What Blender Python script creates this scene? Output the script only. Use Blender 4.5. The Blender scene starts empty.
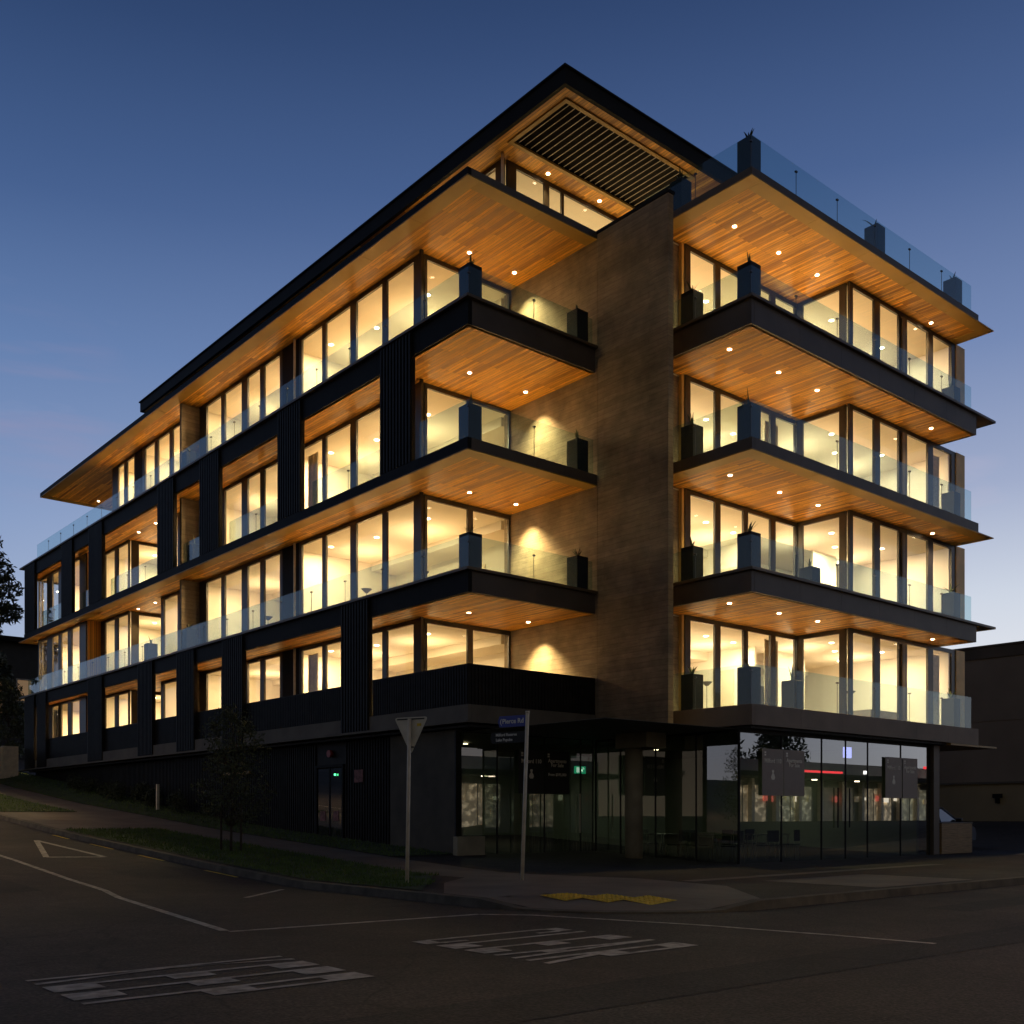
import bpy, bmesh, math, random
from mathutils import Vector, Matrix
R = math.radians
random.seed(7)
sc = bpy.context.scene
col = sc.collection

# ------------------------------------------------------------------ camera
cam_d = bpy.data.cameras.new("camera")
cam = bpy.data.objects.new("camera", cam_d); col.objects.link(cam)
cam.location = (-15.85, -20.26, 1.1)
cam.rotation_euler = (R(90), 0, R(-40.47))
cam_d.sensor_width = 36.0
cam_d.lens = 36.75
cam_d.shift_y = 0.2959
cam_d.clip_start = 0.1
cam_d.clip_end = 3000
sc.camera = cam

# ------------------------------------------------------------------ sky (after sunset)
w = bpy.data.worlds.new("World"); sc.world = w; w.use_nodes = True
nt = w.node_tree; N = nt.nodes; L = nt.links
bg = N['Background']
tc = N.new('ShaderNodeTexCoord')
sep = N.new('ShaderNodeSeparateXYZ'); L.new(tc.outputs['Generated'], sep.inputs[0])
# elevation ramp
el = N.new('ShaderNodeMath'); el.operation = 'ARCSINE'; L.new(sep.outputs['Z'], el.inputs[0])
eld = N.new('ShaderNodeMath'); eld.operation = 'MULTIPLY'; L.new(el.outputs[0], eld.inputs[0]); eld.inputs[1].default_value = 57.2958 / 90.0
def srgb(c):
    return tuple((x / 255 / 12.92) if x / 255 <= .04045 else ((x / 255 + .055) / 1.055) ** 2.4 for x in c)
def ramp(stops, fac):
    r = N.new('ShaderNodeValToRGB'); L.new(fac, r.inputs[0]); cr = r.color_ramp
    cr.interpolation = 'EASE' if False else 'LINEAR'
    while len(cr.elements) < len(stops): cr.elements.new(0.5)
    for e, (p, c) in zip(cr.elements, stops):
        e.position = p; e.color = (*srgb(c), 1)
    return r
rA = ramp([(0.0, (150, 160, 178)), (.09, (150, 168, 200)), (.16, (128, 152, 194)), (.25, (96, 125, 172)), (.32, (68, 95, 142)), (.40, (46, 69, 110)), (.47, (31, 48, 80)), (.62, (24, 32, 50)), (1, (16, 20, 30))], eld.outputs[0])
rB = ramp([(0.0, (236, 232, 226)), (.07, (228, 230, 236)), (.12, (206, 214, 228)), (.18, (160, 172, 202)), (.25, (118, 138, 180)), (.34, (76, 100, 146)), (.42, (52, 74, 116)), (.60, (28, 38, 60)), (1, (16, 20, 30))], eld.outputs[0])
# azimuth blend: bright side lies behind the right end of the building (camera right)
dot = N.new('ShaderNodeVectorMath'); dot.operation = 'DOT_PRODUCT'
L.new(tc.outputs['Generated'], dot.inputs[0]); dot.inputs[1].default_value = (math.sin(R(72)), math.cos(R(72)), 0)
mr = N.new('ShaderNodeMapRange'); L.new(dot.outputs['Value'], mr.inputs[0])
mr.inputs[1].default_value = 0.35; mr.inputs[2].default_value = 1.0; mr.interpolation_type = 'SMOOTHSTEP'
mx = N.new('ShaderNodeMix'); mx.data_type = 'RGBA'
L.new(mr.outputs[0], mx.inputs[0]); L.new(rA.outputs[0], mx.inputs[6]); L.new(rB.outputs[0], mx.inputs[7])
rC = ramp([(0.0, (150, 132, 112)), (.08, (120, 116, 108)), (.18, (92, 94, 96)), (.32, (58, 62, 72)), (.5, (34, 38, 48)), (1, (16, 20, 30))], eld.outputs[0])
dot2 = N.new('ShaderNodeVectorMath'); dot2.operation = 'DOT_PRODUCT'
L.new(tc.outputs['Generated'], dot2.inputs[0]); dot2.inputs[1].default_value = (-.649, -.761, 0)
mr2 = N.new('ShaderNodeMapRange'); L.new(dot2.outputs['Value'], mr2.inputs[0])
mr2.inputs[1].default_value = -.35; mr2.inputs[2].default_value = .45; mr2.interpolation_type = 'SMOOTHSTEP'
mx0 = N.new('ShaderNodeMix'); mx0.data_type = 'RGBA'
L.new(mr2.outputs[0], mx0.inputs[0]); L.new(mx.outputs[2], mx0.inputs[6]); L.new(rC.outputs[0], mx0.inputs[7])
mx = mx0
# thin pink wisps of cloud
mp = N.new('ShaderNodeMapping'); L.new(tc.outputs['Generated'], mp.inputs[0]); mp.inputs['Scale'].default_value = (3.2, 3.2, 11)
nz = N.new('ShaderNodeTexNoise'); L.new(mp.outputs[0], nz.inputs[0]); nz.inputs['Scale'].default_value = 1.6; nz.inputs['Detail'].default_value = 5
cm = N.new('ShaderNodeMapRange'); L.new(nz.outputs[0], cm.inputs[0]); cm.inputs[1].default_value = .60; cm.inputs[2].default_value = .92
low = N.new('ShaderNodeMapRange'); L.new(eld.outputs[0], low.inputs[0]); low.inputs[1].default_value = .30; low.inputs[2].default_value = .12
cmm = N.new('ShaderNodeMath'); cmm.operation = 'MULTIPLY'; L.new(cm.outputs[0], cmm.inputs[0]); L.new(low.outputs[0], cmm.inputs[1])
mx2 = N.new('ShaderNodeMix'); mx2.data_type = 'RGBA'
L.new(cmm.outputs[0], mx2.inputs[0]); L.new(mx.outputs[2], mx2.inputs[6]); mx2.inputs[7].default_value = (*srgb((196, 186, 206)), 1)
dw = N.new('ShaderNodeVectorMath'); dw.operation = 'DOT_PRODUCT'; L.new(tc.outputs['Generated'], dw.inputs[0]); dw.inputs[1].default_value = (.262, .905, .335)
mw_ = N.new('ShaderNodeMapRange'); L.new(dw.outputs['Value'], mw_.inputs[0]); mw_.inputs[1].default_value = .9965; mw_.inputs[2].default_value = 1.0; mw_.inputs[4].default_value = .32
mpw = N.new('ShaderNodeMapping'); L.new(tc.outputs['Generated'], mpw.inputs[0]); mpw.inputs['Rotation'].default_value = (0, R(28), 0); mpw.inputs['Scale'].default_value = (5, 5, 42)
nw = N.new('ShaderNodeTexNoise'); L.new(mpw.outputs[0], nw.inputs[0]); nw.inputs['Scale'].default_value = 1.0; nw.inputs['Detail'].default_value = 5
rw = N.new('ShaderNodeMapRange'); L.new(nw.outputs[0], rw.inputs[0]); rw.inputs[1].default_value = .46; rw.inputs[2].default_value = .72
ww = N.new('ShaderNodeMath'); ww.operation = 'MULTIPLY'; L.new(mw_.outputs[0], ww.inputs[0]); L.new(rw.outputs[0], ww.inputs[1])
mx3 = N.new('ShaderNodeMix'); mx3.data_type = 'RGBA'; L.new(ww.outputs[0], mx3.inputs[0]); L.new(mx2.outputs[2], mx3.inputs[6]); mx3.inputs[7].default_value = (*srgb((176, 150, 172)), 1)
mx2 = mx3
L.new(mx2.outputs[2], bg.inputs['Color']); bg.inputs['Strength'].default_value = 1.0

sc.view_settings.view_transform = 'Standard'; sc.view_settings.look = 'None'
sc.view_settings.exposure = 0.0; sc.view_settings.gamma = 1.0
sc.render.engine = 'CYCLES'
cy = sc.cycles
cy.use_denoising = True
cy.max_bounces = 9; cy.diffuse_bounces = 5; cy.glossy_bounces = 4; cy.transparent_max_bounces = 24; cy.transmission_bounces = 4
cy.sample_clamp_indirect = 4.0
cy.caustics_reflective = False; cy.caustics_refractive = False

WARM = (1.0, 0.70, 0.29)
ROOM = (1.0, 0.745, 0.42)
ROOML = (1.0, 0.69, 0.33)

# ------------------------------------------------------------------ materials
def mat(name):
    m = bpy.data.materials.new(name); m.use_nodes = True
    return m, m.node_tree.nodes, m.node_tree.links, m.node_tree.nodes['Principled BSDF']
def noisy(name, c, rough=.7, var=.25, scale=6, metal=0, bump=0, spec=.5):
    m, n, l, b = mat(name)
    t = n.new('ShaderNodeTexCoord'); z = n.new('ShaderNodeTexNoise'); z.inputs['Scale'].default_value = scale; z.inputs['Detail'].default_value = 6
    l.new(t.outputs['Object'], z.inputs[0])
    r = n.new('ShaderNodeMapRange'); l.new(z.outputs[0], r.inputs[0]); r.inputs[1].default_value = .3; r.inputs[2].default_value = .7
    r.inputs[3].default_value = 1 - var; r.inputs[4].default_value = 1 + var
    v = n.new('ShaderNodeVectorMath'); v.operation = 'SCALE'; v.inputs[0].default_value = c; l.new(r.outputs[0], v.inputs['Scale'])
    l.new(v.outputs[0], b.inputs['Base Color']); b.inputs['Roughness'].default_value = rough; b.inputs['Metallic'].default_value = metal
    b.inputs['Specular IOR Level'].default_value = spec
    if bump:
        bp = n.new('ShaderNodeBump'); bp.inputs['Strength'].default_value = bump; bp.inputs['Distance'].default_value = .02
        z2 = n.new('ShaderNodeTexNoise'); z2.inputs['Scale'].default_value = scale * 12; z2.inputs['Detail'].default_value = 4; l.new(t.outputs['Object'], z2.inputs[0])
        l.new(z2.outputs[0], bp.inputs['Height']); l.new(bp.outputs[0], b.inputs['Normal'])
    return m
def boards(name, c1, c2, width, length, axis='b', gap=.004, rough=.45, var=.35, st=14, mottle=0):
    """planks: bricks laid long; axis gives the direction the planks run"""
    m, n, l, b = mat(name)
    t = n.new('ShaderNodeTexCoord'); s = n.new('ShaderNodeSeparateXYZ'); l.new(t.outputs['Object'], s.inputs[0])
    cb = n.new('ShaderNodeCombineXYZ')
    if axis == 'b': l.new(s.outputs['Y'], cb.inputs['X']); l.new(s.outputs['X'], cb.inputs['Y'])
    elif axis == 'h':   # horizontal boards on any wall
        ad = n.new('ShaderNodeMath'); ad.operation = 'ADD'; l.new(s.outputs['X'], ad.inputs[0]); l.new(s.outputs['Y'], ad.inputs[1])
        l.new(ad.outputs[0], cb.inputs['X']); l.new(s.outputs['Z'], cb.inputs['Y'])
    elif axis == 'v':
        ad = n.new('ShaderNodeMath'); ad.operation = 'ADD'; l.new(s.outputs['X'], ad.inputs[0]); l.new(s.outputs['Y'], ad.inputs[1])
        l.new(s.outputs['Z'], cb.inputs['X']); l.new(ad.outputs[0], cb.inputs['Y'])
    br = n.new('ShaderNodeTexBrick'); l.new(cb.outputs[0], br.inputs[0])
    br.inputs['Scale'].default_value = 1; br.inputs['Brick Width'].default_value = length; br.inputs['Row Height'].default_value = width
    br.inputs['Mortar Size'].default_value = gap; br.inputs['Mortar Smooth'].default_value = .1; br.offset = .37; br.offset_frequency = 2; br.squash = 1.0
    br.inputs['Color1'].default_value = (*c1, 1); br.inputs['Color2'].default_value = (*c2, 1)
    br.inputs['Mortar'].default_value = (*[x * .25 for x in c1], 1)
    sc2 = n.new('ShaderNodeVectorMath'); sc2.operation = 'MULTIPLY'; l.new(cb.outputs[0], sc2.inputs[0]); sc2.inputs[1].default_value = (1.0, st, 1)
    z = n.new('ShaderNodeTexNoise'); z.inputs['Scale'].default_value = 2.2; z.inputs['Detail'].default_value = 6; l.new(sc2.outputs[0], z.inputs[0])
    r = n.new('ShaderNodeMapRange'); l.new(z.outputs[0], r.inputs[0]); r.inputs[1].default_value = .3; r.inputs[2].default_value = .7
    r.inputs[3].default_value = 1 - var; r.inputs[4].default_value = 1 + var
    v = n.new('ShaderNodeVectorMath'); v.operation = 'SCALE'; l.new(br.outputs['Color'], v.inputs[0]); l.new(r.outputs[0], v.inputs['Scale'])
    if mottle:
        z3 = n.new('ShaderNodeTexNoise'); z3.inputs['Scale'].default_value = .9; z3.inputs['Detail'].default_value = 7; z3.inputs['Roughness'].default_value = .65; l.new(t.outputs['Object'], z3.inputs[0])
        r3 = n.new('ShaderNodeMapRange'); l.new(z3.outputs[0], r3.inputs[0]); r3.inputs[1].default_value = .35; r3.inputs[2].default_value = .65; r3.inputs[3].default_value = 1 - mottle; r3.inputs[4].default_value = 1 + mottle
        mm = n.new('ShaderNodeMath'); mm.operation = 'MULTIPLY'; l.new(r.outputs[0], mm.inputs[0]); l.new(r3.outputs[0], mm.inputs[1]); l.new(mm.outputs[0], v.inputs['Scale'])
    l.new(v.outputs[0], b.inputs['Base Color']); b.inputs['Roughness'].default_value = rough
    return m
def emit(name, c, s):
    m, n, l, b = mat(name); b.inputs['Base Color'].default_value = (*c, 1)
    b.inputs['Emission Color'].default_value = (*c, 1); b.inputs['Emission Strength'].default_value = s
    return m
def glassy(name, tint, ior=1.5, boost=1.0, haze=0.0, hazecol=(.6, .7, .75), rough=0.0):
    """thin architectural glass: clear see-through tint + fresnel reflection (+ a little surface film)"""
    m, n, l, b = mat(name); n.remove(b); out = n['Material Output']
    tr = n.new('ShaderNodeBsdfTransparent'); tr.inputs[0].default_value = (*tint, 1)
    gl = n.new('ShaderNodeBsdfGlossy'); gl.inputs['Roughness'].default_value = rough; gl.inputs[0].default_value = (1, 1, 1, 1)
    ge = n.new('ShaderNodeNewGeometry'); dt = n.new('ShaderNodeVectorMath'); dt.operation = 'DOT_PRODUCT'
    l.new(ge.outputs['Normal'], dt.inputs[0]); l.new(ge.outputs['Incoming'], dt.inputs[1])
    ab_ = n.new('ShaderNodeMath'); ab_.operation = 'ABSOLUTE'; l.new(dt.outputs['Value'], ab_.inputs[0])
    om = n.new('ShaderNodeMath'); om.operation = 'SUBTRACT'; om.inputs[0].default_value = 1; l.new(ab_.outputs[0], om.inputs[1])
    pw = n.new('ShaderNodeMath'); pw.operation = 'POWER'; l.new(om.outputs[0], pw.inputs[0]); pw.inputs[1].default_value = 5
    f0 = ((ior - 1) / (ior + 1)) ** 2
    ma = n.new('ShaderNodeMath'); ma.operation = 'MULTIPLY_ADD'; l.new(pw.outputs[0], ma.inputs[0]); ma.inputs[1].default_value = 1 - f0; ma.inputs[2].default_value = f0
    mu = n.new('ShaderNodeMath'); mu.operation = 'MULTIPLY'; mu.use_clamp = True; l.new(ma.outputs[0], mu.inputs[0]); mu.inputs[1].default_value = boost
    base = tr
    if haze:
        df = n.new('ShaderNodeBsdfDiffuse'); df.inputs[0].default_value = (*hazecol, 1)
        mh = n.new('ShaderNodeMixShader'); mh.inputs[0].default_value = haze; l.new(tr.outputs[0], mh.inputs[1]); l.new(df.outputs[0], mh.inputs[2]); base = mh
    mi = n.new('ShaderNodeMixShader'); l.new(mu.outputs[0], mi.inputs[0]); l.new(base.outputs[0], mi.inputs[1]); l.new(gl.outputs[0], mi.inputs[2])
    l.new(mi.outputs[0], out.inputs[0])
    return m

M = {}
M['soffit'] = boards('cedar_soffit', (.25, .088, .010), (.90, .44, .060), .10, 2.6, 'b', gap=.004, rough=.5, var=.30, st=9)
M['darkconcrete'] = noisy('dark_concrete', (.075, .066, .052), .85, .25, 1.5)
M['column'] = noisy('column_concrete', (.28, .25, .18), .85, .2, 2)
M['notice'] = noisy('faded_notice', (.22, .10, .10), .8, .5, 9)
M['border'] = noisy('soffit_border_panel', (.36, .215, .045), .5, .12, 1.2)
M['fascia'] = noisy('charcoal_fascia', (.013, .012, .0115), .6, .2, 1.0, spec=.08)
M['fascia_brown'] = noisy('front_lit_fascia', (.105, .080, .062), .5, .2, 1.0, spec=.3)  # warmer, lighter copy of the charcoal fascia; front glow put into the colour
M['fascia_pale'] = noisy('taupe_fascia', (.23, .175, .135), .6, .2, 1.0, spec=.3)
M['golden'] = noisy('golden_timber_panel', (.80, .52, .17), .5, .15, 2)
M['lip'] = noisy('edge_plate_metal', (.11, .075, .04), .45, .15, 1.2, spec=.4)
M['pier'] = noisy('black_ribbed_cladding', (.016, .014, .0125), .55, .25, 3.0, spec=.12)
M['frame'] = noisy('bronze_window_frame', (.028, .022, .018), .4, .2, 3, spec=.5)
M['concrete'] = boards('board_marked_concrete', (.245, .195, .140), (.195, .153, .108), .15, 2.6, 'h', gap=.0025, rough=.85, var=.15, st=7, mottle=.32)
M['band'] = noisy('pale_concrete_band', (.13, .112, .09), .8, .2, 1.2, bump=.2)
M['deck'] = noisy('balcony_tile', (.50, .46, .38), .6, .12, 2)
M['plaster'] = noisy('warm_white_plaster', (.84, .80, .71), .7, .04, 1)
M['ceiling'] = noisy('ceiling_plaster', (.86, .81, .70), .7, .03, 1)
M['floorwood'] = boards('oak_floor', (.66, .54, .38), (.72, .60, .44), .16, 2.2, 'b', rough=.35)
M['door'] = noisy('interior_door', (.72, .62, .46), .5, .05, 1)
M['cabinet'] = noisy('cabinet_paint', (.45, .36, .26), .5, .1, 1)
M['curtain'] = noisy('sheer_curtain', (.80, .70, .52), .8, .12, 9)
M['rail'] = glassy('railing_glass', (.80, .90, .91), 1.5, .85, .03, (.30, .50, .58))
M['pane'] = glassy('window_glass', (.97, .97, .95), 1.5, 1.0)
M['shop'] = glassy('storefront_glass', (.46, .52, .46), 1.9, 3.0)
M['clamp'] = noisy('steel_clamp', (.10, .10, .11), .4, .1, 5, metal=.6)
M['pot'] = noisy('dark_planter', (.012, .012, .015), .6, .25, 4, spec=.2)
M['leaf'] = noisy('planter_leaf', (.05, .07, .03), .6, .4, 8)
M['black'] = noisy('matt_black', (.012, .012, .013), .7, .2, 3)
M['darkwall'] = noisy('dark_wall', (.020, .019, .019), .6, .25, 2)
def asphalt(name, c):
    m, n, l, b = mat(name); t = n.new('ShaderNodeTexCoord')
    def nz_(sc_, lo, hi, a0, a1, det=5):
        z = n.new('ShaderNodeTexNoise'); z.inputs['Scale'].default_value = sc_; z.inputs['Detail'].default_value = det; l.new(t.outputs['Object'], z.inputs[0])
        r = n.new('ShaderNodeMapRange'); l.new(z.outputs[0], r.inputs[0]); r.inputs[1].default_value = lo; r.inputs[2].default_value = hi; r.inputs[3].default_value = a0; r.inputs[4].default_value = a1; return r
    r1, r2, r3 = nz_(.22, .35, .65, .72, 1.3), nz_(38, .35, .7, .55, 1.6, 2), nz_(2.1, .35, .65, .85, 1.15)
    vo = n.new('ShaderNodeTexVoronoi'); vo.feature = 'DISTANCE_TO_EDGE'; vo.inputs['Scale'].default_value = .42
    wz = n.new('ShaderNodeTexNoise'); wz.inputs['Scale'].default_value = 1.3; wz.inputs['Detail'].default_value = 6; l.new(t.outputs['Object'], wz.inputs[0])
    mxv = n.new('ShaderNodeMix'); mxv.data_type = 'VECTOR'; mxv.inputs[0].default_value = .35; l.new(t.outputs['Object'], mxv.inputs[4]); l.new(wz.outputs['Color'], mxv.inputs[5]); l.new(mxv.outputs[1], vo.inputs['Vector'])
    rc = n.new('ShaderNodeMapRange'); l.new(vo.outputs['Distance'], rc.inputs[0]); rc.inputs[1].default_value = .0; rc.inputs[2].default_value = .006; rc.inputs[3].default_value = .55; rc.inputs[4].default_value = 1
    cur = r1
    for q in (r2, r3, rc):
        mm = n.new('ShaderNodeMath'); mm.operation = 'MULTIPLY'; l.new(cur.outputs[0], mm.inputs[0]); l.new(q.outputs[0], mm.inputs[1]); cur = mm
    v = n.new('ShaderNodeVectorMath'); v.operation = 'SCALE'; v.inputs[0].default_value = c; l.new(cur.outputs[0], v.inputs['Scale']); l.new(v.outputs[0], b.inputs['Base Color'])
    b.inputs['Roughness'].default_value = .85; b.inputs['Specular IOR Level'].default_value = .3
    bp = n.new('ShaderNodeBump'); bp.inputs['Strength'].default_value = .5; bp.inputs['Distance'].default_value = .01; l.new(r2.outputs[0], bp.inputs['Height']); l.new(bp.outputs[0], b.inputs['Normal'])
    return m
M['asphalt'] = asphalt('asphalt', (.046, .037, .031)); M['patch'] = asphalt('asphalt_patch', (.027, .023, .021))
M['path'] = noisy('footpath_concrete', (.135, .115, .095), .9, .22, 1.1, bump=.4)
M['kerb'] = noisy('kerb_concrete', (.085, .073, .055), .9, .4, 3, bump=.5)
M['grass'] = noisy('grass_base', (.035, .055, .016), .95, .4, 2, bump=.8)
M['blade'] = noisy('grass_blade', (.075, .125, .022), .8, .4, 3)
M['white'] = noisy('road_paint', (.36, .33, .29), .85, .5, 7)
M['yellow'] = noisy('yellow_paint', (.62, .44, .04), .8, .3, 12)
M['galv'] = noisy('galvanised_steel', (.70, .62, .50), .6, .15, 6)
M['signback'] = noisy('sign_back_aluminium', (.62, .58, .48), .6, .12, 5)
M['blue'] = noisy('blue_sign_face', (.012, .035, .30), .4, .05, 5)
M['lampglow'] = emit('downlight_lens', (1, .78, .48), 22)
M['bark'] = noisy('bark', (.06, .045, .035), .9, .3, 12, bump=.6)
M['crown'] = noisy('crown_leaf', (.055, .065, .028), .7, .45, 3)
M['darkcrown'] = noisy('dark_crown_leaf', (.03, .04, .02), .8, .4, 3)

# ------------------------------------------------------------------ mesh builder
class MB:
    def __init__(s): s.v = []; s.f = []; s.mi = []; s.m = 0; s.sm = []; s.smooth = False
    def quad(s, *p):
        i = len(s.v); s.v += [tuple(q) for q in p]; s.f.append(tuple(range(i, i + len(p)))); s.mi.append(s.m); s.sm.append(s.smooth); return s
    def box(s, x0, x1, y0, y1, z0, z1):
        if x0 > x1: x0, x1 = x1, x0
        if y0 > y1: y0, y1 = y1, y0
        i = len(s.v)
        s.v += [(x0, y0, z0), (x1, y0, z0), (x1, y1, z0), (x0, y1, z0), (x0, y0, z1), (x1, y0, z1), (x1, y1, z1), (x0, y1, z1)]
        for q in ((0, 3, 2, 1), (4, 5, 6, 7), (0, 1, 5, 4), (1, 2, 6, 5), (2, 3, 7, 6), (3, 0, 4, 7)):
            s.f.append(tuple(i + k for k in q)); s.mi.append(s.m); s.sm.append(False)
        return s
    def prism(s, pts, z0, z1):
        i = len(s.v); n = len(pts)
        s.v += [(x, y, z0) for x, y in pts] + [(x, y, z1) for x, y in pts]
        s.f.append(tuple(i + k for k in reversed(range(n)))); s.f.append(tuple(i + n + k for k in range(n)))
        for k in range(n):
            k2 = (k + 1) % n; s.f.append((i + k, i + k2, i + n + k2, i + n + k))
        s.mi += [s.m] * (n + 2); s.sm += [False] * (n + 2); return s
    def tube(s, pts, radii, n=8, cap=True):
        rings = []
        pts = [Vector(p) for p in pts]
        for k, p in enumerate(pts):
            d = (pts[min(k + 1, len(pts) - 1)] - pts[max(k - 1, 0)]).normalized()
            u = d.cross(Vector((0, 0, 1)));
            if u.length < 1e-3: u = Vector((1, 0, 0))
            u.normalize(); v = d.cross(u).normalized(); r = radii[k] if hasattr(radii, '__len__') else radii
            i = len(s.v)
            for j in range(n):
                t = 2 * math.pi * j / n; q = p + u * (r * math.cos(t)) + v * (r * math.sin(t)); s.v.append(tuple(q))
            rings.append(i)
        for a, b in zip(rings, rings[1:]):
            for j in range(n):
                j2 = (j + 1) % n; s.f.append((a + j, a + j2, b + j2, b + j)); s.mi.append(s.m); s.sm.append(True)
        if cap:
            s.f.append(tuple(rings[0] + j for j in reversed(range(n)))); s.f.append(tuple(rings[-1] + j for j in range(n))); s.mi += [s.m] * 2; s.sm += [False] * 2
        return s
    def build(s, name, mats, parent=None, loc=None):
        me = bpy.data.meshes.new(name); me.from_pydata(s.v, [], s.f)
        if not isinstance(mats, (list, tuple)): mats = [mats]
        for m in mats: me.materials.append(M[m] if isinstance(m, str) else m)
        me.polygons.foreach_set('material_index', s.mi); me.polygons.foreach_set('use_smooth', s.sm); me.update()
        o = bpy.data.objects.new(name, me); col.objects.link(o)
        if loc: o.location = loc
        if parent: o.parent = parent
        return o
def bx(name, m, parent, *c): return MB().box(*c).build(name, m, parent)
def empty(name, loc=(0, 0, 0), rz=0):
    o = bpy.data.objects.new(name, None); col.objects.link(o); o.location = loc; o.rotation_euler.z = rz; o.empty_display_size = .3; return o
def tag(o, label=None, cat=None, group=None, kind=None):
    if label: o['label'] = label
    if cat: o['category'] = cat
    if group: o['group'] = group
    if kind: o['kind'] = kind
    return o
def children(o): return [c for c in bpy.data.objects if c.parent == o]
def copy_tree(o, parent=None, kids=None):
    c = o.copy(); col.objects.link(c); c.parent = parent
    for ch in children(o):
        if ch.name in bpy.data.objects and ch is not c: copy_tree(ch, c)
    return c
def bevel(o, wd=.01, seg=2):
    md = o.modifiers.new('bevel', 'BEVEL'); md.width = wd; md.segments = seg; md.limit_method = 'ANGLE'; return o
def text_mesh(name, s, size, m, parent, mw, align='CENTER', ext=.002):
    """lettering turned into a mesh; mw = world matrix of the text's own plane"""
    cu = bpy.data.curves.new(name, 'FONT'); cu.body = s; cu.size = size; cu.align_x = align; cu.align_y = 'CENTER'; cu.extrude = ext; cu.resolution_u = 3; cu.offset = size * .022
    t = bpy.data.objects.new('tmp_text', cu); col.objects.link(t)
    dg = bpy.context.evaluated_depsgraph_get(); me = bpy.data.meshes.new_from_object(t.evaluated_get(dg)); me.name = name
    bpy.data.objects.remove(t); bpy.data.curves.remove(cu)
    me.materials.clear(); me.materials.append(M[m] if isinstance(m, str) else m)
    me.transform(mw)
    o = bpy.data.objects.new(name, me); col.objects.link(o); o.parent = parent
    return o

# ------------------------------------------------------------------ terrain
# x runs along the main road to the right, y runs up the side street, z = 0 near the shop floor
GT = [(-60, -.14), (-3, -.12), (0, .02), (4.33, .27), (10.1, .6), (17, 1.1), (24, 1.6), (33.5, 2.45), (41.5, 3.25), (70, 6), (200, 12)]
def g(b):
    if b <= GT[0][0]: return GT[0][1]
    for (x0, y0), (x1, y1) in zip(GT, GT[1:]):
        if b <= x1: return y0 + (y1 - y0) * (b - x0) / (x1 - x0)
    return GT[-1][1]
def sm(x, a, b):
    t = min(1, max(0, (x - a) / (b - a))); return t * t * (3 - 2 * t)
def hz(a, b):
    base = -.14
    z = base + (g(b) - base) * (1 - sm(a, 14, 22) )          # only the side street climbs
    z += .9 * sm(a, 21, 33)
    return z
KX, KY, KR = -6.3, -11.2, 2.9      # kerb lines and corner radius
def on_block(a, b):
    """inside the kerbed block (footpath level)"""
    if a < KX or b < KY: return False
    cx, cy_ = KX + KR, KY + KR
    if a < cx and b < cy_: return (a - cx) ** 2 + (b - cy_) ** 2 <= KR * KR
    return True
def hb(a, b):
    "surface of the kerbed block; it dips at the corner ramp"
    cx, cy_ = KX + KR, KY + KR
    r = math.hypot(a - cx, b - cy_); z = hz(a, b)
    if a < cx and b < cy_:
        z -= .105 * sm(r, 1.2, 2.6) * sm(cx - a, 0, .9) * sm(cy_ - b, 0, .9)
    return z
def kerb_line(off=0.0, y1=60, x1=60):
    """offset outward by off, ordered from side street down round the corner to the right"""
    pts = []
    y = y1
    while y > KY + KR: pts.append((KX - off, y)); y -= 1.0
    cx, cy_ = KX + KR, KY + KR
    for k in range(0, 13):
        t = math.pi + (math.pi / 2) * k / 12; pts.append((cx + (KR + off) * math.cos(t), cy_ + (KR + off) * math.sin(t)))
    x = cx + .8
    while x < x1: pts.append((x, KY - off)); x += 1.0
    return pts
def ribbon(name, m, inner, outer, zi, zo, parent=None):
    b = MB()
    for k in range(len(inner) - 1):
        a0, a1, b0, b1 = inner[k], inner[k + 1], outer[k], outer[k + 1]
        b.quad((*a0, zi(*a0)), (*b0, zo(*b0)), (*b1, zo(*b1)), (*a1, zi(*a1)))
    return b.build(name, m, parent)
# road: one large sheet to the horizon, following the slope of the side street
def grid(name, m, xs, ys, zf, skip=None):
    b = MB(); idx = {}
    for i, x in enumerate(xs):
        for j, y in enumerate(ys):
            idx[i, j] = len(b.v); b.v.append((x, y, zf(x, y)))
    for i in range(len(xs) - 1):
        for j in range(len(ys) - 1):
            if skip and skip((xs[i] + xs[i + 1]) / 2, (ys[j] + ys[j + 1]) / 2): continue
            b.f.append((idx[i, j], idx[i + 1, j], idx[i + 1, j + 1], idx[i, j + 1])); b.mi.append(0); b.sm.append(True)
    return b.build(name, m)
def lin(a, b, s): n = max(1, round((b - a) / s)); return [a + (b - a) * k / n for k in range(n + 1)]
xs = [-900, -400, -150, -60] + lin(-40, 60, 1) + [90, 200, 500, 1200]
ys = sorted(set([-900, -400, -150, -60] + lin(-40, 80, 2) + [110, 200, 500, 1400] + [p[0] for p in GT]))
tag(grid('road', 'asphalt', xs, ys, lambda a, b: hz(a, b) - .13), kind='structure')
# kerb: step of 0.13 m
kin = kerb_line(-.16); kmid = kerb_line(0.0); kout = kerb_line(.03)
kb = MB()
for k in range(len(kin) - 1):
    for p, q, zp, zq in ((kin, kmid, .004, .0), (kmid, kout, .0, -.16)):
        a0, a1, b0, b1 = p[k], p[k + 1], q[k], q[k + 1]
        H0 = hb if zq == 0 else (lambda a_, b_: min(hb(a_, b_), hb(a_, b_)))
        kb.quad((*a0, hb(*a0) + zp), (*b0, hb(*b0) + zq), (*b1, hb(*b1) + zq), (*a1, hb(*a1) + zp))
tag(kb.build('kerb', 'kerb'), kind='structure')
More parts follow.
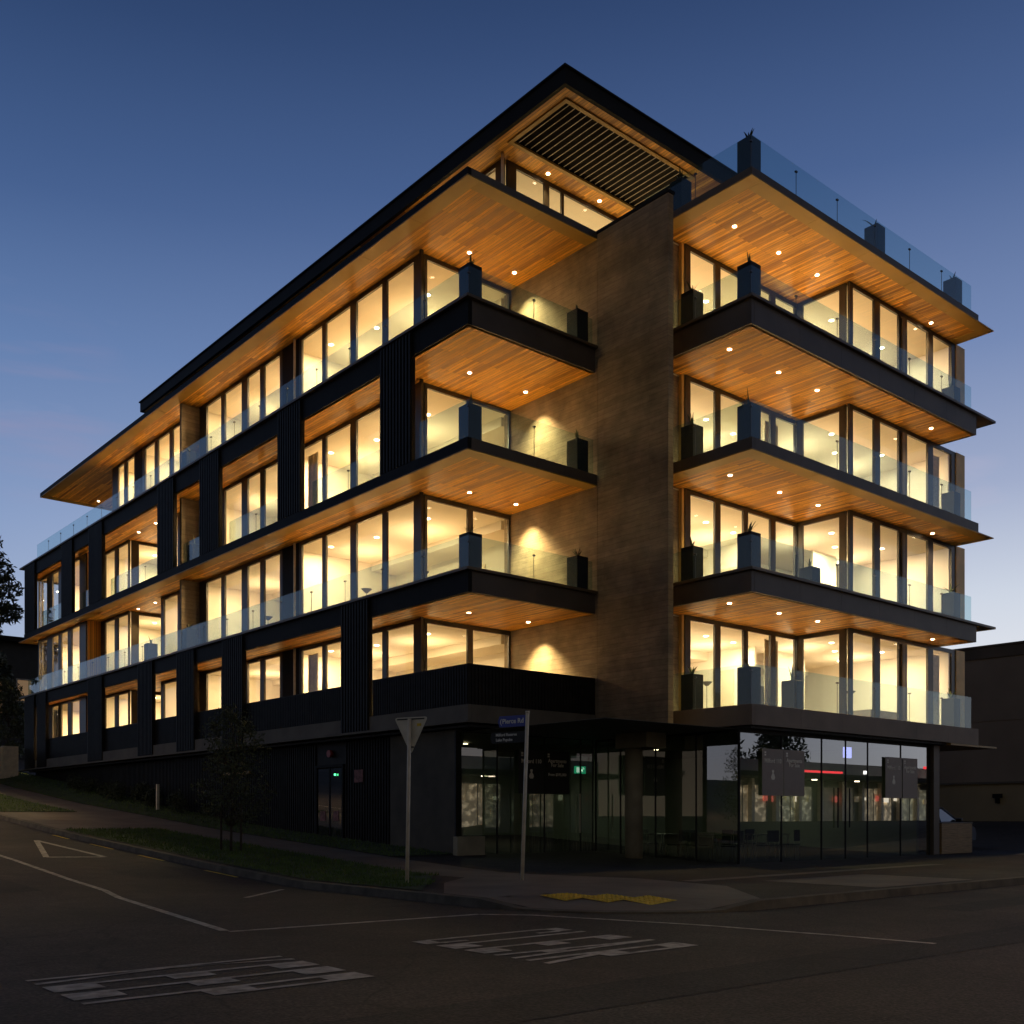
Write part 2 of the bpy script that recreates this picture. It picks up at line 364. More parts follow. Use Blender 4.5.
# block surface (forecourt asphalt), triangulated fan rows following the kerb's inner line
def strip(name, m, x0, x1, y0, y1, dz, step=1.0, zf=hz):
    xs = lin(x0, x1, step); ys = lin(y0, y1, step)
    return tag(grid(name, m, xs, ys, lambda a, b: zf(a, b) + dz), kind='structure')
cx, cy_ = KX + KR, KY + KR
fb = MB()
def row(x0, x1, y0, y1):
    for xa, xb in zip(lin(x0, x1, 1.5), lin(x0, x1, 1.5)[1:]):
        fb.quad((xa, y0, hz(xa, y0)), (xb, y0, hz(xb, y0)), (xb, y1, hz(xb, y1)), (xa, y1, hz(xa, y1)))
inn = kerb_line(-.16, 60, 60)
arc = []
for k in range(13):
    t = math.pi + (math.pi / 2) * k / 12; arc.append((cx + (KR - .16) * math.cos(t), cy_ + (KR - .16) * math.sin(t)))
for p, q in zip(arc, arc[1:]):
    m0, m1 = [((cx * .45 + t[0] * .55), (cy_ * .45 + t[1] * .55)) for t in (p, q)]
    h5 = lambda t: hb(*t) - .05
    fb.quad((cx, cy_, hb(cx, cy_)), (*m0, h5(m0)), (*m1, h5(m1))); fb.quad((*m0, h5(m0)), (*p, h5(p)), (*q, h5(q)), (*m1, h5(m1)))
for y0, y1 in zip(lin(KY + .16, cy_, 1.0), lin(KY + .16, cy_, 1.0)[1:]): row(cx, 60, y0, y1)
for y0, y1 in zip(lin(cy_, 60, 1.0), lin(cy_, 60, 1.0)[1:]): row(KX + .16, 60, y0, y1)
tag(fb.build('forecourt', 'asphalt'), kind='structure')
# concrete footpath up the side street, driveway crossing and the ramp at the corner
strip('footpath', 'path', -3.35, -1.6, -4.2, 60, .006)
strip('driveway', 'path', KX + .16, -3.352, 11.2, 18.3, .006)
rp = MB()
ramp_pts = [(-3.35, -4.2), (-1.6, -4.2), (-1.35, -6.0), (-3.2, -9.3)] 
def fan(b, c, pts, dz):
    for p, q in zip(pts, pts[1:]):
        for s0, s1 in ((0, .3), (.3, .55), (.55, .8), (.8, 1)):
            P4 = [(c[0] + (t[0] - c[0]) * k_, c[1] + (t[1] - c[1]) * k_) for t, k_ in ((p, s0), (p, s1), (q, s1), (q, s0))]
            if s0 == 0: P4 = P4[:3]
            b.quad(*[(x, y, hb(x, y) + dz) for x, y in P4])
corner = [(-3.35, -4.2), (-4.6, -5.2), (-6.1, -7.2)] + [(cx + (KR - .17) * math.cos(t), cy_ + (KR - .17) * math.sin(t)) for t in [math.pi + math.pi / 2 * k / 10 for k in range(0, 11)]] + [(-3.2, -11.02), (-1.4, -9.0), (-1.0, -6.6), (-1.6, -4.2), (-3.35, -4.2)]
fan(rp, (-3.2, -7.4), corner, .006)
tag(rp.build('corner_ramp', 'path'), kind='structure')
sb = MB()
for q in ([(0.2, -10.9), (3.6, -10.9), (3.6, -8.6), (0.2, -8.6)], [(-0.9, -7.9), (9, -7.6), (9, -7.25), (-0.9, -7.55)], [(15.3, -8.3), (34, -8.3), (34, -5.7), (17, -5.7)]):
    sb.quad(*[(x, y, hz(x, y) + .006) for x, y in q])
tag(sb.build('concrete_crossing', 'path'), kind='structure')
# grass
def grass_base(x0, x1, y0, y1, extra=lambda a, b: 0): return strip('grass_strip', 'grass', x0, x1, y0, y1, .018, .8, lambda a, b: hz(a, b) + extra(a, b))
verge = MB()
vp = lambda a, b: (a, b, hz(a, b) + .02)
for y0, y1 in zip(lin(-3.2, 11.0, .8), lin(-3.2, 11.0, .8)[1:]): verge.quad(vp(KX + .17, y0), vp(-3.38, y0), vp(-3.38, y1), vp(KX + .17, y1))
verge.quad(vp(KX + .17, -3.2), vp(-6.1, -6.6), vp(-4.7, -4.9), vp(-3.38, -3.2))
for y0, y1 in zip(lin(18.5, 50, .8), lin(18.5, 50, .8)[1:]): verge.quad(vp(KX + .17, y0), vp(-3.38, y0), vp(-3.38, y1), vp(KX + .17, y1))
bank = lambda a, b: .0 + .35 * sm(a, -1.6, .3) * sm(b, 12, 30)
for y0, y1 in zip(lin(1.0, 44, .8), lin(1.0, 44, .8)[1:]):
    for x0, x1 in ((-1.58, -.8), (-.8, 0), (0, .45)):
        verge.quad(*[(x, y, hz(x, y) + .02 + bank(x, y)) for x, y in ((x0, y0), (x1, y0), (x1, y1), (x0, y1))])
tag(verge.build('grass_verge', 'grass'), kind='structure')
bl = MB()
def blade(x, y, z, h):
    t = random.uniform(0, 6.28); wx, wy = math.cos(t) * .012, math.sin(t) * .012; lx, ly = random.uniform(-.04, .04), random.uniform(-.04, .04)
    bl.quad((x - wx, y - wy, z), (x + wx, y + wy, z), (x + lx, y + ly, z + h))
for k in range(26000):
    r_ = random.random()
    if r_ < .45: x, y = random.uniform(KX + .2, -3.35), random.uniform(-3.4, 11.1)
    elif r_ < .6: x, y = random.uniform(KX + .2, -3.35), random.uniform(18.4, 34)
    elif r_ < .65:
        x, y = random.uniform(KX + .2, -4.6), random.uniform(-5.8, -3.2)
        if x + 6.1 > (y + 6.6) * .9: continue
    else: x, y = random.uniform(-1.62, .4), random.uniform(1, 40)
    blade(x, y, hz(x, y) + .015 + (bank(x, y) if x > -1.7 else 0), random.uniform(.03, .09))
tag(bl.build('grass', 'blade'), 'short rough grass on the verges beside the footpath', 'grass', kind='stuff')

# road markings, 4 mm above the asphalt
mk = MB(); rz_ = lambda a, b: hz(a, b) - .13 + .006
def line(pts, wd, mb):
    for (x0, y0), (x1, y1) in zip(pts, pts[1:]):
        d = Vector((x1 - x0, y1 - y0)); n = max(1, int(d.length / 1.0)); nn = Vector((-d.y, d.x)).normalized() * wd / 2
        for k in range(n):
            p = Vector((x0, y0)) + d * k / n; q = Vector((x0, y0)) + d * (k + 1) / n
            mb.quad(*[(c.x, c.y, rz_(c.x, c.y)) for c in (p - nn, q - nn, q + nn, p + nn)])
line([(-9.35, 42), (-9.35, 4), (-9.5, -2), (-10.5, -8.85)], .11, mk)
line([(-10.5, -8.95), (-6.98, -9.17)], .11, mk)
line([(-6.98, -9.19), (-6.5, -9.75), (-5.78, -12.0), (-5.5, -13.6), (-5.35, -14.8)], .09, mk)
line([(-8.1, -4.5), (-6.75, -3.2)], .10, mk)
tag(mk.build('road_lines', 'white'), kind='structure')
tr = MB(); line([(-7.4, 9.2), (-7.35, 4.15)], .13, tr); line([(-7.35, 4.15), (-8.55, 4.45)], .16, tr); line([(-8.55, 4.45), (-7.4, 9.2)], .13, tr)
tag(tr.build('give_way_marking', 'white'), kind='structure')
yl = MB()
for y0, y1 in ((10.9, 9.5), (7.8, 6.1), (4.4, 2.9), (.7, -.8)): line([(-6.47, y0), (-6.47, y1)], .08, yl)
tag(yl.build('yellow_kerb_dashes', 'yellow'), kind='structure')
pt = MB()
for q in ([(-14.5, -14.2), (-2.0, -14.6), (-2.0, -15.4), (-14.5, -15.0)], [(-12.3, -2.0), (-10.4, -1.6), (-10.6, 1.8), (-12.2, 1.5)], [(-1.5, -12.6), (4.5, -12.5), (4.5, -13.2), (-1.5, -13.3)]):
    pt.quad(*[(x, y, hz(x, y) - .13 + .0035) for x, y in q])
tag(pt.build('road_patches', 'patch'), kind='structure')
# KEEP CLEAR: long letters read by drivers heading right; local u = across (towards camera), v = along x
def word(name, spec, x0, x1, ytop, lw, gap):
    b = MB()
    for k, strokes in enumerate(spec):
        yt = ytop - k * (lw + gap)
        for s_ in strokes:
            if len(s_) == 4:      # rectangle u0,u1,v0,v1 in 0..1
                u0, u1, v0, v1 = s_; P = [(u0, v0), (u1, v0), (u1, v1), (u0, v1)]
            else: P = s_[0]
            pts = [(x0 + (x1 - x0) * v, yt - lw * u) for u, v in P]
            b.quad(*[(x, y, rz_(x, y)) for x, y in pts])
    return tag(b.build(name, 'white'), kind='structure')
sw = .24
Kk = [(0, sw, 0, 1), ([(sw, .40), (sw, .56), (1, 1.0), (.72, 1.0)],), ([(sw, .58), (sw, .44), (.72, 0), (1, 0)],)]
Ee = [(0, sw, 0, 1), (sw, 1, 0, .17), (sw, .85, .42, .58), (sw, 1, .83, 1)]
Pp = [(0, sw, 0, 1), (sw, 1, .83, 1), (sw, 1, .38, .55), (1 - sw, 1, .551, .829)]
Cc = [(0, sw, .10, .90), (0.08, .92, 0, .099), (0.08, .92, .901, 1), (1 - sw, 1, .10, .26), (1 - sw, 1, .74, .90)]
Ll = [(0, sw, 0, 1), (sw, 1, 0, .17)]
Aa = [([(0, 0), (.22, 0), (.62, 1), (.38, 1)],), ([(.78, 0), (1, 0), (.62, .999), (.50, .70)],), (.26, .74, .25, .38)]
Rr = Pp + [([(sw, .375), (.55, .375), (1, 0), (.74, 0)],)]
word('keep_marking', [Kk, Ee, Ee, Pp], -13.34, -11.05, -11.2, .32, .13)
word('clear_marking', [Cc, Ll, Ee, Aa, Rr], -9.45, -7.35, -11.08, .34, .125)
# tactile pavers on the ramp
tp = MB()
for (x, y) in ((-4.95, -8.75), (-4.62, -9.30), (-4.30, -9.85)):
    for i in range(6):
        for j in range(6):
            px, py = x + (i - 2.5) * .095, y + (j - 2.5) * .095
            tp.box(px - .016, px + .016, py - .016, py + .016, hb(px, py) + .010, hb(px, py) + .020)
    tp.quad(*[(x + i, y + j, hb(x + i, y + j) + .0125) for i, j in ((-.29, -.29), (.29, -.29), (.29, .29), (-.29, .29))])
tag(tp.build('tactile_paving', 'yellow'), kind='structure')

# ------------------------------------------------------------------ the apartment building
B = empty('apartment_building', (0, 0, 0))
tag(B, 'five storey corner apartment building with lit cedar balcony soffits, glass railings and dark fascias', 'building')
FIN = 4.5            # x of the concrete blade's face
XE, YF = 5.32, -4.54 # right block: left edge and front edge
XR, YB = 17.14, 37.1
# level: top of edge, underside, kind (plate = thin edge with flat border; lip = deep fascia with a lip on top)
SL = {'A': (17.06, 16.85, 'plate'), 'B': (13.93, 13.24, 'lip'), 'C': (10.41, 10.10, 'plate'), 'D': (7.22, 6.62, 'lip'), 'E': (3.84, 3.36, 'base')}
DL = {'A': [(548, 0, 0)]}
def edge_run(b, x0, y0, x1, y1, th, z0, z1):
    """box along an axis-aligned edge, th is thickness inward (signed vector)"""
    b.box(min(x0, x1), max(x0, x1), min(y0, y1), max(y0, y1), z0, z1)
def spot(name, x, y, z, parent, e=30, ang=100):
    l = bpy.data.lights.new(name, 'SPOT'); l.energy = e; l.color = WARM; l.spot_size = R(ang); l.spot_blend = 1.0; l.shadow_soft_size = .035
    o = bpy.data.objects.new(name, l); col.objects.link(o); o.location = (x, y, z); o.parent = parent; return o
def downlight(x, y, z, parent, e=30, ang=104):
    b = MB(); n = 14
    ring = [(x + .055 * math.cos(2 * math.pi * k / n), y + .055 * math.sin(2 * math.pi * k / n)) for k in range(n)]
    b.prism(ring, z - .012, z - .002)
    b.build('downlight', 'lampglow', parent)
    spot('downlight_lamp', x, y, z - .03, parent, e, ang)
def area(x, y, z, parent, e, size=.3, color=ROOM, lens=True):
    if lens:
        b = MB(); n = 10
        b.prism([(x + .075 * math.cos(2 * math.pi * k / n), y + .075 * math.sin(2 * math.pi * k / n)) for k in range(n)], z, z + .01)
        b.build('downlight', 'lampglow', parent)
    l = bpy.data.lights.new('room_lamp', 'AREA'); l.shape = 'DISK'; l.size = size; l.energy = e; l.color = ROOML if (x < 4.6 and color == ROOM) else color
    o = bpy.data.objects.new('room_lamp', l); col.objects.link(o); o.location = (x, y, z - .006); o.parent = parent; return o
# slab underside timber zone; camera projection of the lamps gave these (x, y) spots per soffit
for key, (zt, zb, kind) in SL.items():
    S = MB()
    yl = 34.4 if key == 'A' else YB
    core_t = zt - .06
    xi = .12
    # core body: (kept a few cm inside the edges)
    core = [(xi, .12), (FIN - .002, .12), (FIN - .002, 4.2), (FIN + .2, 4.2), (FIN + .2, .12), (XE + .1, .12), (XE + .1, YF + .12), (XR - .12, YF + .12), (XR - .12, 9), (13, 9), (13, yl - .12), (xi, yl - .12)]
    core_b = zb + (.012 if kind != 'lip' else .022)
    S.prism(core, core_b + .02, core_t)
    slab = S.build('floor_slab', 'deck', B)
    # timber soffit sheet under the core
    T = MB()
    bw = .42 if kind == 'plate' else .12
    if key != 'E':
        def sheet(x0, x1, y0, y1, z): T.box(x0, x1, y0, y1, z, z + .018)
        zs = zb + (.012 if kind == 'plate' else .0)
        ylim = yl - (bw if kind == 'plate' else .12)
        sheet(bw, FIN - .004, bw, 4.0, zs)
        sheet(bw, 1.36, 4.0, ylim, zs)
        if key == 'A': sheet(1.36, 12.5, 27.9, ylim, zs)
        else: sheet(1.36, 5.0, 22.35, 25.9, zs)
        sheet(XE + bw, XR - .12 + (.9 if kind == 'plate' else 0), YF + bw, -1.3, zs)
        T.build('timber_soffit', 'soffit', slab)
        if kind == 'plate':
            Bd = MB(); ex = 18.2; yo = 38.1 if key == 'C' else 34.4
            def seg(x0, x1, y0, y1, ax):
                a0, a1 = (x0, x1) if ax == 'x' else (y0, y1); n_ = max(1, round((a1 - a0) / 2.4))
                for q_ in range(n_):
                    p0, p1 = a0 + (a1 - a0) * q_ / n_ + .005, a0 + (a1 - a0) * (q_ + 1) / n_ - .005
                    if ax == 'x': Bd.box(p0, p1, y0, y1, zb, zb + .03)
                    else: Bd.box(x0, x1, p0, p1, zb, zb + .03)
            seg(0, bw, 0, yo, 'y'); seg(bw, FIN - .004, 0, bw, 'x'); seg(XE, XE + bw, YF, 0, 'y'); seg(XE + bw, ex, YF, YF + bw, 'x')
            Bd.box(ex - .5, ex, YF + bw, 2, zb, zb + .03)
            if key == 'A': Bd.box(bw, 12.5, yo - bw, yo, zb, zb + .03)
            else: Bd.box(bw, 3, yo - 1.0, yo, zb, zb + .03)
            Bd.build('soffit_border', 'border', slab)
    # joints of the border / fascia are 3 mm dark gaps modelled as separate panels
    F = MB()
    def panels(x0, x1, y0, y1, z0, z1, axis, step=2.1, gp=.006):
        a0, a1 = (x0, x1) if axis == 'x' else (y0, y1)
        n = max(1, round((a1 - a0) / step))
        for k in range(n):
            p, q = a0 + (a1 - a0) * k / n + gp / 2, a0 + (a1 - a0) * (k + 1) / n - gp / 2
            if axis == 'x': F.box(p, q, y0, y1, z0, z1)
            else: F.box(x0, x1, p, q, z0, z1)
    if kind == 'plate':
        z0, z1 = zb + .033, zt
        panels(.0, .12, 0, yl, z0, z1, 'y')
        if key == 'A': F.box(.12, 12.5, yl - .12, yl, z0, z1)
        F.build('fascia', 'fascia', slab); F = MB()
        panels(.122, FIN - .004, 0, .12, z0, z1, 'x')
        panels(XE, XE + .12, YF, 0, z0, z1, 'y'); panels(XE + .12, XR, YF, YF + .12, z0, z1, 'x')
        F.box(XR - .12, XR, YF + .12, 9, z0, z1)
        F.build('fascia', 'fascia_brown', slab)  # front and right-block faces carry the front glow in their colour
    elif kind == 'lip':
        z0, z1 = zb, zt - .075
        panels(.08, .20, .08, YB, z0, z1, 'y')
        F.box(.20, 6, YB - .12, YB, z0, z1)
        F.build('fascia', 'fascia', slab)
        F = MB(); panels(.202, FIN - .004, .08, .20, z0, z1, 'x'); panels(XE + .06, XE + .18, YF + .06, 0, z0, z1, 'y'); panels(XE + .18, XR - .02, YF + .06, YF + .18, z0, z1, 'x')
        F.box(XR - .14, XR - .02, YF + .18, 9, z0, z1)
        F.build('fascia', 'fascia_brown', slab)  # same split: glow-toned copy on the front and right-block faces
        Lp = MB()
        Lp.box(-.04, .26, -.04, 37.8, zt - .07, zt); Lp.box(.26, FIN - .004, -.04, .26, zt - .07, zt)
        Lp.box(XE - .04, XE + .26, YF - .04, 0, zt - .07, zt); Lp.box(XE + .26, 18.25, YF - .04, YF + .26, zt - .07, zt)
        Lp.box(17.0, 18.25, YF + .26, 4, zt - .07, zt); Lp.box(.26, 5, 37.0, 37.8, zt - .07, zt)
        Lp.build('edge_plate', 'lip', slab)
    else:
        # level E: pale band under the ribbed balustrade on the left, bronze fascia on the right
        panels(.05, .17, .05, YB, 3.46, zt, 'y', 3.0); panels(.17, FIN - .004, .05, .17, 3.46, zt, 'x', 3.0)
        F.build('concrete_band', 'band', slab)
        Lp = MB(); Lp.box(-.04, .26, -.04, 39.5, 3.39, 3.45); Lp.box(.26, FIN - .004, -.04, .26, 3.39, 3.45); Lp.build('edge_plate', 'band', slab)
        F = MB(); panels(XE, XE + .12, YF, 0, 3.33, zt, 'y', 3.0); panels(XE + .12, XR, YF, YF + .12, 3.33, zt, 'x', 1.95)
        F.box(XR - .12, XR, YF + .12, 9, 3.33, zt)
        F.build('fascia', 'fascia_pale', slab)
        Lp = MB(); Lp.box(15.3, 18.35, YF - .02, 4, 3.26, 3.32); Lp.build('edge_plate', 'border', slab)
        U = MB(); U.box(.2, FIN, .2, 37, 3.30, 3.36)
        U.box(XE + .13, 15.28, YF + .13, 2, 3.26, 3.32); U.build('underside', 'black', slab)

slabs = {k: o for k, o in zip(SL, [o for o in bpy.data.objects if o.name.startswith('floor_slab')])}
ZS = {'A': 16.85, 'B': 13.24, 'C': 10.10, 'D': 6.62}
f_, CX_, CY_, H_ = 1045.3, 512.0, 815.0, 1.1
O_ = (-1.094, 25.7); eR_ = (.7607, .6491); eL_ = (-.6491, .7607)
LPOS = {   # lamp positions in each soffit, metres (x, y)
 'A': [], 'B': [], 'C': [], 'D': []}
def from_px(u, v, z):
    Y = (z - H_) * f_ / (CY_ - v); X = (u - CX_) / f_ * Y; x = X - O_[0]; y = Y - O_[1]
    return (x * eR_[0] + y * eR_[1], x * eL_[0] + y * eL_[1])
LAMPS = {'A': [(469.4, 252.8), (526, 278), (734.5, 226.5), (778.6, 252.8), (817, 275), (931, 323), (98.5, 501.3)],
 'B': [(469.5, 372.5), (525.8, 391.8), (729.4, 349), (778.6, 372), (817, 390), (931, 428), (155.6, 523), (138.6, 532)],
 'C': [(469.5, 492.6), (525.8, 507), (730, 475.4), (779.6, 492.5), (818, 505.5), (932.4, 533.5), (155.3, 602.7), (138.3, 609)],
 'D': [(468.8, 612.4), (525.5, 621.4), (729.4, 603), (779, 613), (817.6, 621), (932.4, 639)]}
for k, lst in LAMPS.items():
    for (u, v) in lst:
        x, y = from_px(u, v, ZS[k] + .008)
        if 3 < x < 5.2: x = 3.92
        downlight(x, y, ZS[k] + (.012 if k in 'AC' else 0), slabs[k], (1750 if x > 2.5 else 420) if x < 5 else 390, 100 if 3 < x < 5 else 110)

# concrete blade wall between the two blocks
bw_ = MB()
zs_ = [3.27, 6.9, 10.25, 13.6, 17.0]
for z0, z1 in zip(zs_, zs_[1:]):
    for y0, y1 in ((-2.55, -.02), (-.012, 3.95)):
        bw_.box(FIN, FIN + .195, y0, y1, z0 + .004, z1 - .004)
bw_.build('concrete_blade_wall', 'concrete', B)
bx('wall_capping', 'fascia', B, FIN - .03, FIN + .225, -2.58, 1.0, 17.0, 17.08)
# party wall blades that divide the long balconies
for z0, z1 in ((13.93, 16.85), (10.41, 13.24), (7.2, 10.1), (3.84, 6.62)):
    bx('party_wall', 'concrete', B, .48, 1.3, 18.36, 18.52, z0 - .02, z1)

# ribbed piers
def pier(y0, y1, z0, z1, x=.0, d=.16):
    y0 += .13
    b = MB(); b.box(x + .04, x + d, y0, y1, z0, z1)
    n = max(2, round((y1 - y0) / .145)); p = (y1 - y0) / n
    for k in range(n): b.box(x, x + .038, y0 + p * (k + .12), y0 + p * (k + .62), z0, z1)
    # ribs on the return facing the corner
    return b.build('ribbed_pier', 'pier', B)
for y0, y1 in ((2.32, 3.96), (8.2, 9.83), (13.95, 15.7), (17.87, 19.59), (25.56, 27.4), (29.5, 31.2), (35.21, 37.08)): pier(y0, y1, 10.43, 13.84)
for y0, y1 in ((4.39, 6.0), (12.13, 13.86), (16.02, 17.76), (19.94, 21.62), (25.56, 27.54), (33.4, 35.0), (35.3, 37.08)): pier(y0, y1, 3.47, 7.14)
# ribbed balustrade of the first floor
def ribbed(x0, x1, y0, y1, z0, z1, face):
    b = MB(); b.box(x0, x1, y0, y1, z0, z1)
    if face == 'x':
        n = round((y1 - y0) / .11); p = (y1 - y0) / n
        for k in range(n): b.box(x0 - .02, x0 - .001, y0 + p * (k + .2), y0 + p * (k + .7), z0, z1 - .03)
    else:
        n = round((x1 - x0) / .11); p = (x1 - x0) / n
        for k in range(n): b.box(x0 + p * (k + .2), x0 + p * (k + .7), y0 - .02, y0 - .001, z0, z1 - .03)
    return b.build('balustrade', 'pier', B)
ribbed(.07, .15, .07, 4.38, 3.845, 4.85, 'x'); ribbed(.15, FIN - .01, .07, .15, 3.845, 4.85, 'y')
for y0, y1 in ((6.0, 12.13), (13.86, 16.02), (17.76, 19.94), (21.62, 25.56), (27.54, 33.4)): ribbed(.16, .24, y0 + .01, y1 + .12, 3.845, 4.85, 'x')

# windows ------------------------------------------------
LEV = [('A', 13.90, 16.85), ('B', 10.37, 13.24), ('C', 7.18, 10.10), ('D', 3.81, 6.62)]   # soffit key, floor, ceiling
def window(parent, fixed, lo, hi, panes, z0, z1, axis, head=.13, dep=.07, into=1, name='window'):
    """axis 'y': wall in plane x=fixed, spans y; axis 'x': wall in plane y=fixed"""
    b = MB()
    def bb(p, q, za, zb, d0=0, d1=dep):
        if axis == 'y': b.box(fixed + d0, fixed + d1, p, q, za, zb)
        else: b.box(p, q, fixed + d0, fixed + d1, za, zb)
    bb(lo, hi, z1 - head, z1 - .001); bb(lo, hi, z0, z0 + .09)
    edges = [lo] + [e for pr in panes for e in pr] + [hi]
    for k in range(0, len(edges), 2):
        if edges[k + 1] - edges[k] > .01: bb(edges[k], edges[k + 1], z0 + .09, z1 - head)
    fr = b.build(name, 'frame', parent)
    for p, q in panes:
        g_ = MB()
        if axis == 'y': g_.quad((fixed + .035, p, z0 + .09), (fixed + .035, q, z0 + .09), (fixed + .035, q, z1 - head), (fixed + .035, p, z1 - head))
        else: g_.quad((p, fixed + .035, z0 + .09), (q, fixed + .035, z0 + .09), (q, fixed + .035, z1 - head), (p, fixed + .035, z1 - head))
        g_.build('pane', 'pane', fr)
    return fr
XG = 1.2
YG = 3.65
for key, zf, zc in LEV:
    window(B, XG, YG, 10.55, [(4.01, 5.37), (5.61, 7.04), (7.38, 8.84), (9.07, 10.38)], zf, zc, 'y')
    window(B, YG, XG + .13, FIN - .004, [(1.42, 2.86), (3.06, 4.42)], zf, zc, 'x')
    window(B, XG, 11.70, 18.34, [(11.88, 13.02), (13.32, 14.28), (14.75, 16.14), (16.44, 17.72)], zf, zc, 'y')
    bx('wall_panel', 'fascia', B, XG, XG + .12, 10.555, 11.695, zf, zc - .002)
    bx('downpipe', 'galv', B, XG - .10, XG - .04, 10.70, 10.76, zf, zc - .002)
    bx('downpipe', 'frame', B, XG - .10, XG - .02, 3.50, 3.58, zf, zc - .002)
    if key == 'A':
        window(B, XG, 18.54, 24.15, [(18.8, 19.8), (20.0, 20.94), (21.26, 22.46), (22.83, 23.88)], zf, zc, 'y')
        bx('wall_panel', 'fascia', B, XG, XG + .12, 24.155, 25.0, zf, zc - .002)
        window(B, XG, 25.01, 27.7, [(25.12, 25.96), (26.33, 27.04)], zf, zc, 'y')
        bx('end_wall', 'soffit', B, XG + .02, 6, 27.71, 27.86, zf, zc - .002)
    else:
        window(B, XG, 18.54, 22.15, [(19.0, 20.15), (20.45, 21.85)], zf, zc, 'y')
        window(B, 25.75, XG + .13, 5.0, [(1.66, 3.2), (3.35, 4.9)], zf, zc, 'x')
        bx('wall_panel', 'frame', B, 4.9, 5.0, 22.4, 25.75, zf, zc - .002)
        bx('wall_panel', 'plaster', B, 1.43, 4.9, 22.28, 22.40, zf, zc - .002)
        window(B, XG, 25.75, 29.24, [(25.85, 27.10), (27.49, 28.70)], zf, zc, 'y')
        bx('timber_return', 'soffit', B, .62, XG + .1, 29.25, 29.38, zf, zc - .002)
        window(B, .56, 29.39, 36.65, [(30.28, 31.43), (31.97, 32.95), (33.38, 34.32), (35.19, 36.45)], zf, zc, 'y')
        window(B, 36.54, .70, 1.7, [(.80, 1.6)], zf, zc, 'x')
        bx('wall_panel', 'plaster', B, 1.71, 4.0, 36.54, 36.64, zf, zc - .002)
    # right block
    bx('concrete_return', 'concrete', B, 4.70, 6.45, -1.30, -1.12, zf, zc - .002)
    bx('timber_post', 'golden', B, 6.36, 6.46, -1.42, -1.31, zf, zc - .002)
    window(B, -1.45, 6.47, 11.85, [(6.70, 7.77), (8.02, 9.08), (9.30, 10.39), (10.65, 11.64)], zf, zc, 'x')
    window(B, 11.73, -3.14, -1.46, [(-2.92, -1.66)], zf, zc, 'y')
    window(B, -3.27, 11.73, 18.15, [(11.92, 13.09), (13.43, 14.53), (15.03, 16.33), (16.67, 17.90)], zf, zc, 'x')
    bx('timber_end_wall', 'golden', B, 18.16, 18.75, -3.30, 8.9, zf, zc - .002)
    bx('sliding_door_post', 'lip', B, 14.64, 14.80, -3.33, -3.275, zf, zc - .17)
    # interior ------------------------------------------------
    rm = empty('apartment_interior', (0, 0, 0)); rm.parent = B
    W = MB(); W.box(5.6, 5.7, 3.7, 27.6 if key == 'A' else 36.3, zf, zc - .05)
    W.box(XG + .14, 5.6, 11.35, 11.47, zf, zc - .05)
    W.box(XG + .14, 5.6, 18.40, 18.50, zf, zc - .05)
    if key != 'A': W.box(1.0, 5.6, 29.4, 29.5, zf, zc - .05); W.box(3.4, 3.5, 29.5, 36.3, zf, zc - .05)
    else: W.box(XG + .14, 5.6, 24.7, 24.8, zf, zc - .05); W.box(XG + .14, 5.6, 27.55, 27.65, zf, zc - .05)
    W.box(4.72, 18.1, 3.4, 3.5, zf, zc - .05); W.box(4.78, 4.88, -1.1, 3.4, zf, zc - .05)
    W.box(12.1, 12.2, .4, 3.4, zf, zc - .05); W.box(18.03, 18.13, -3.1, 3.4, zf, zc - .05)
    if key in 'AC': W.box(9.0, 9.1, .8, 3.4, zf, zc - .05); W.box(14.8, 16.2, .0, .1, zf, zc - .05)
    else: W.box(8.1, 8.2, 1.2, 3.4, zf, zc - .05); W.box(13.5, 15.2, .6, .7, zf, zc - .05)
    W.build('partition_wall', 'plaster', rm)
    C_ = MB(); ze = zc - .05
    C_.box(XG + .075, FIN - .01 + 1.1, 3.725, 11.35, ze, ze + .03); C_.box(XG + .12, 5.6, 11.47, 18.4, ze, ze + .03)
    if key == 'A': C_.box(XG + .12, 5.6, 18.5, 27.6, ze, ze + .03)
    else: C_.box(XG + .12, 5.6, 18.5, 22.28, ze, ze + .03); C_.box(XG + .12, 5.6, 25.88, 29.4, ze, ze + .03); C_.box(.70, 5.6, 29.5, 36.5, ze, ze + .03)
    C_.box(4.88, 11.86, -1.32, 3.4, ze, ze + .03); C_.box(11.86, 18.03, -3.14, 3.4, ze, ze + .03)
    # bulkheads
    C_.box(4.5, 5.6, 4.1, 11.3, ze - .28, ze - .001); C_.box(4.3, 5.6, 11.5, 18.35, ze - .22, ze - .001)
    C_.box(5.0, 18, 2.3, 3.4, ze - .26, ze - .001)
    C_.build('ceiling', 'ceiling', rm)
    Fl = MB(); Fl.box(XG + .12, 5.6, 4.05, 27.6 if key == 'A' else 36.4, zf - .02, zf + .01); Fl.box(4.88, 18.0, -1.3, 3.4, zf - .02, zf + .01); Fl.box(11.9, 18.0, -3.1, -1.3, zf - .02, zf + .01)
    Fl.build('timber_floor', 'floorwood', rm)
    D_ = MB()
    for (x, y) in ((5.56, 6.2), (5.56, 9.4), (5.56, 20.4), (5.56, 27.0)): D_.box(x, x + .035, y, y + .85, zf, zf + 2.1)
    for (x, y) in ((6.6, 3.36), (10.4, 3.36), (16.6, 3.36)): D_.box(x, x + .85, y, y + .035, zf, zf + 2.1)
    D_.box(12.06, 12.095, 1.2, 2.05, zf, zf + 2.1)
    D_.build('interior_door', 'door', rm)
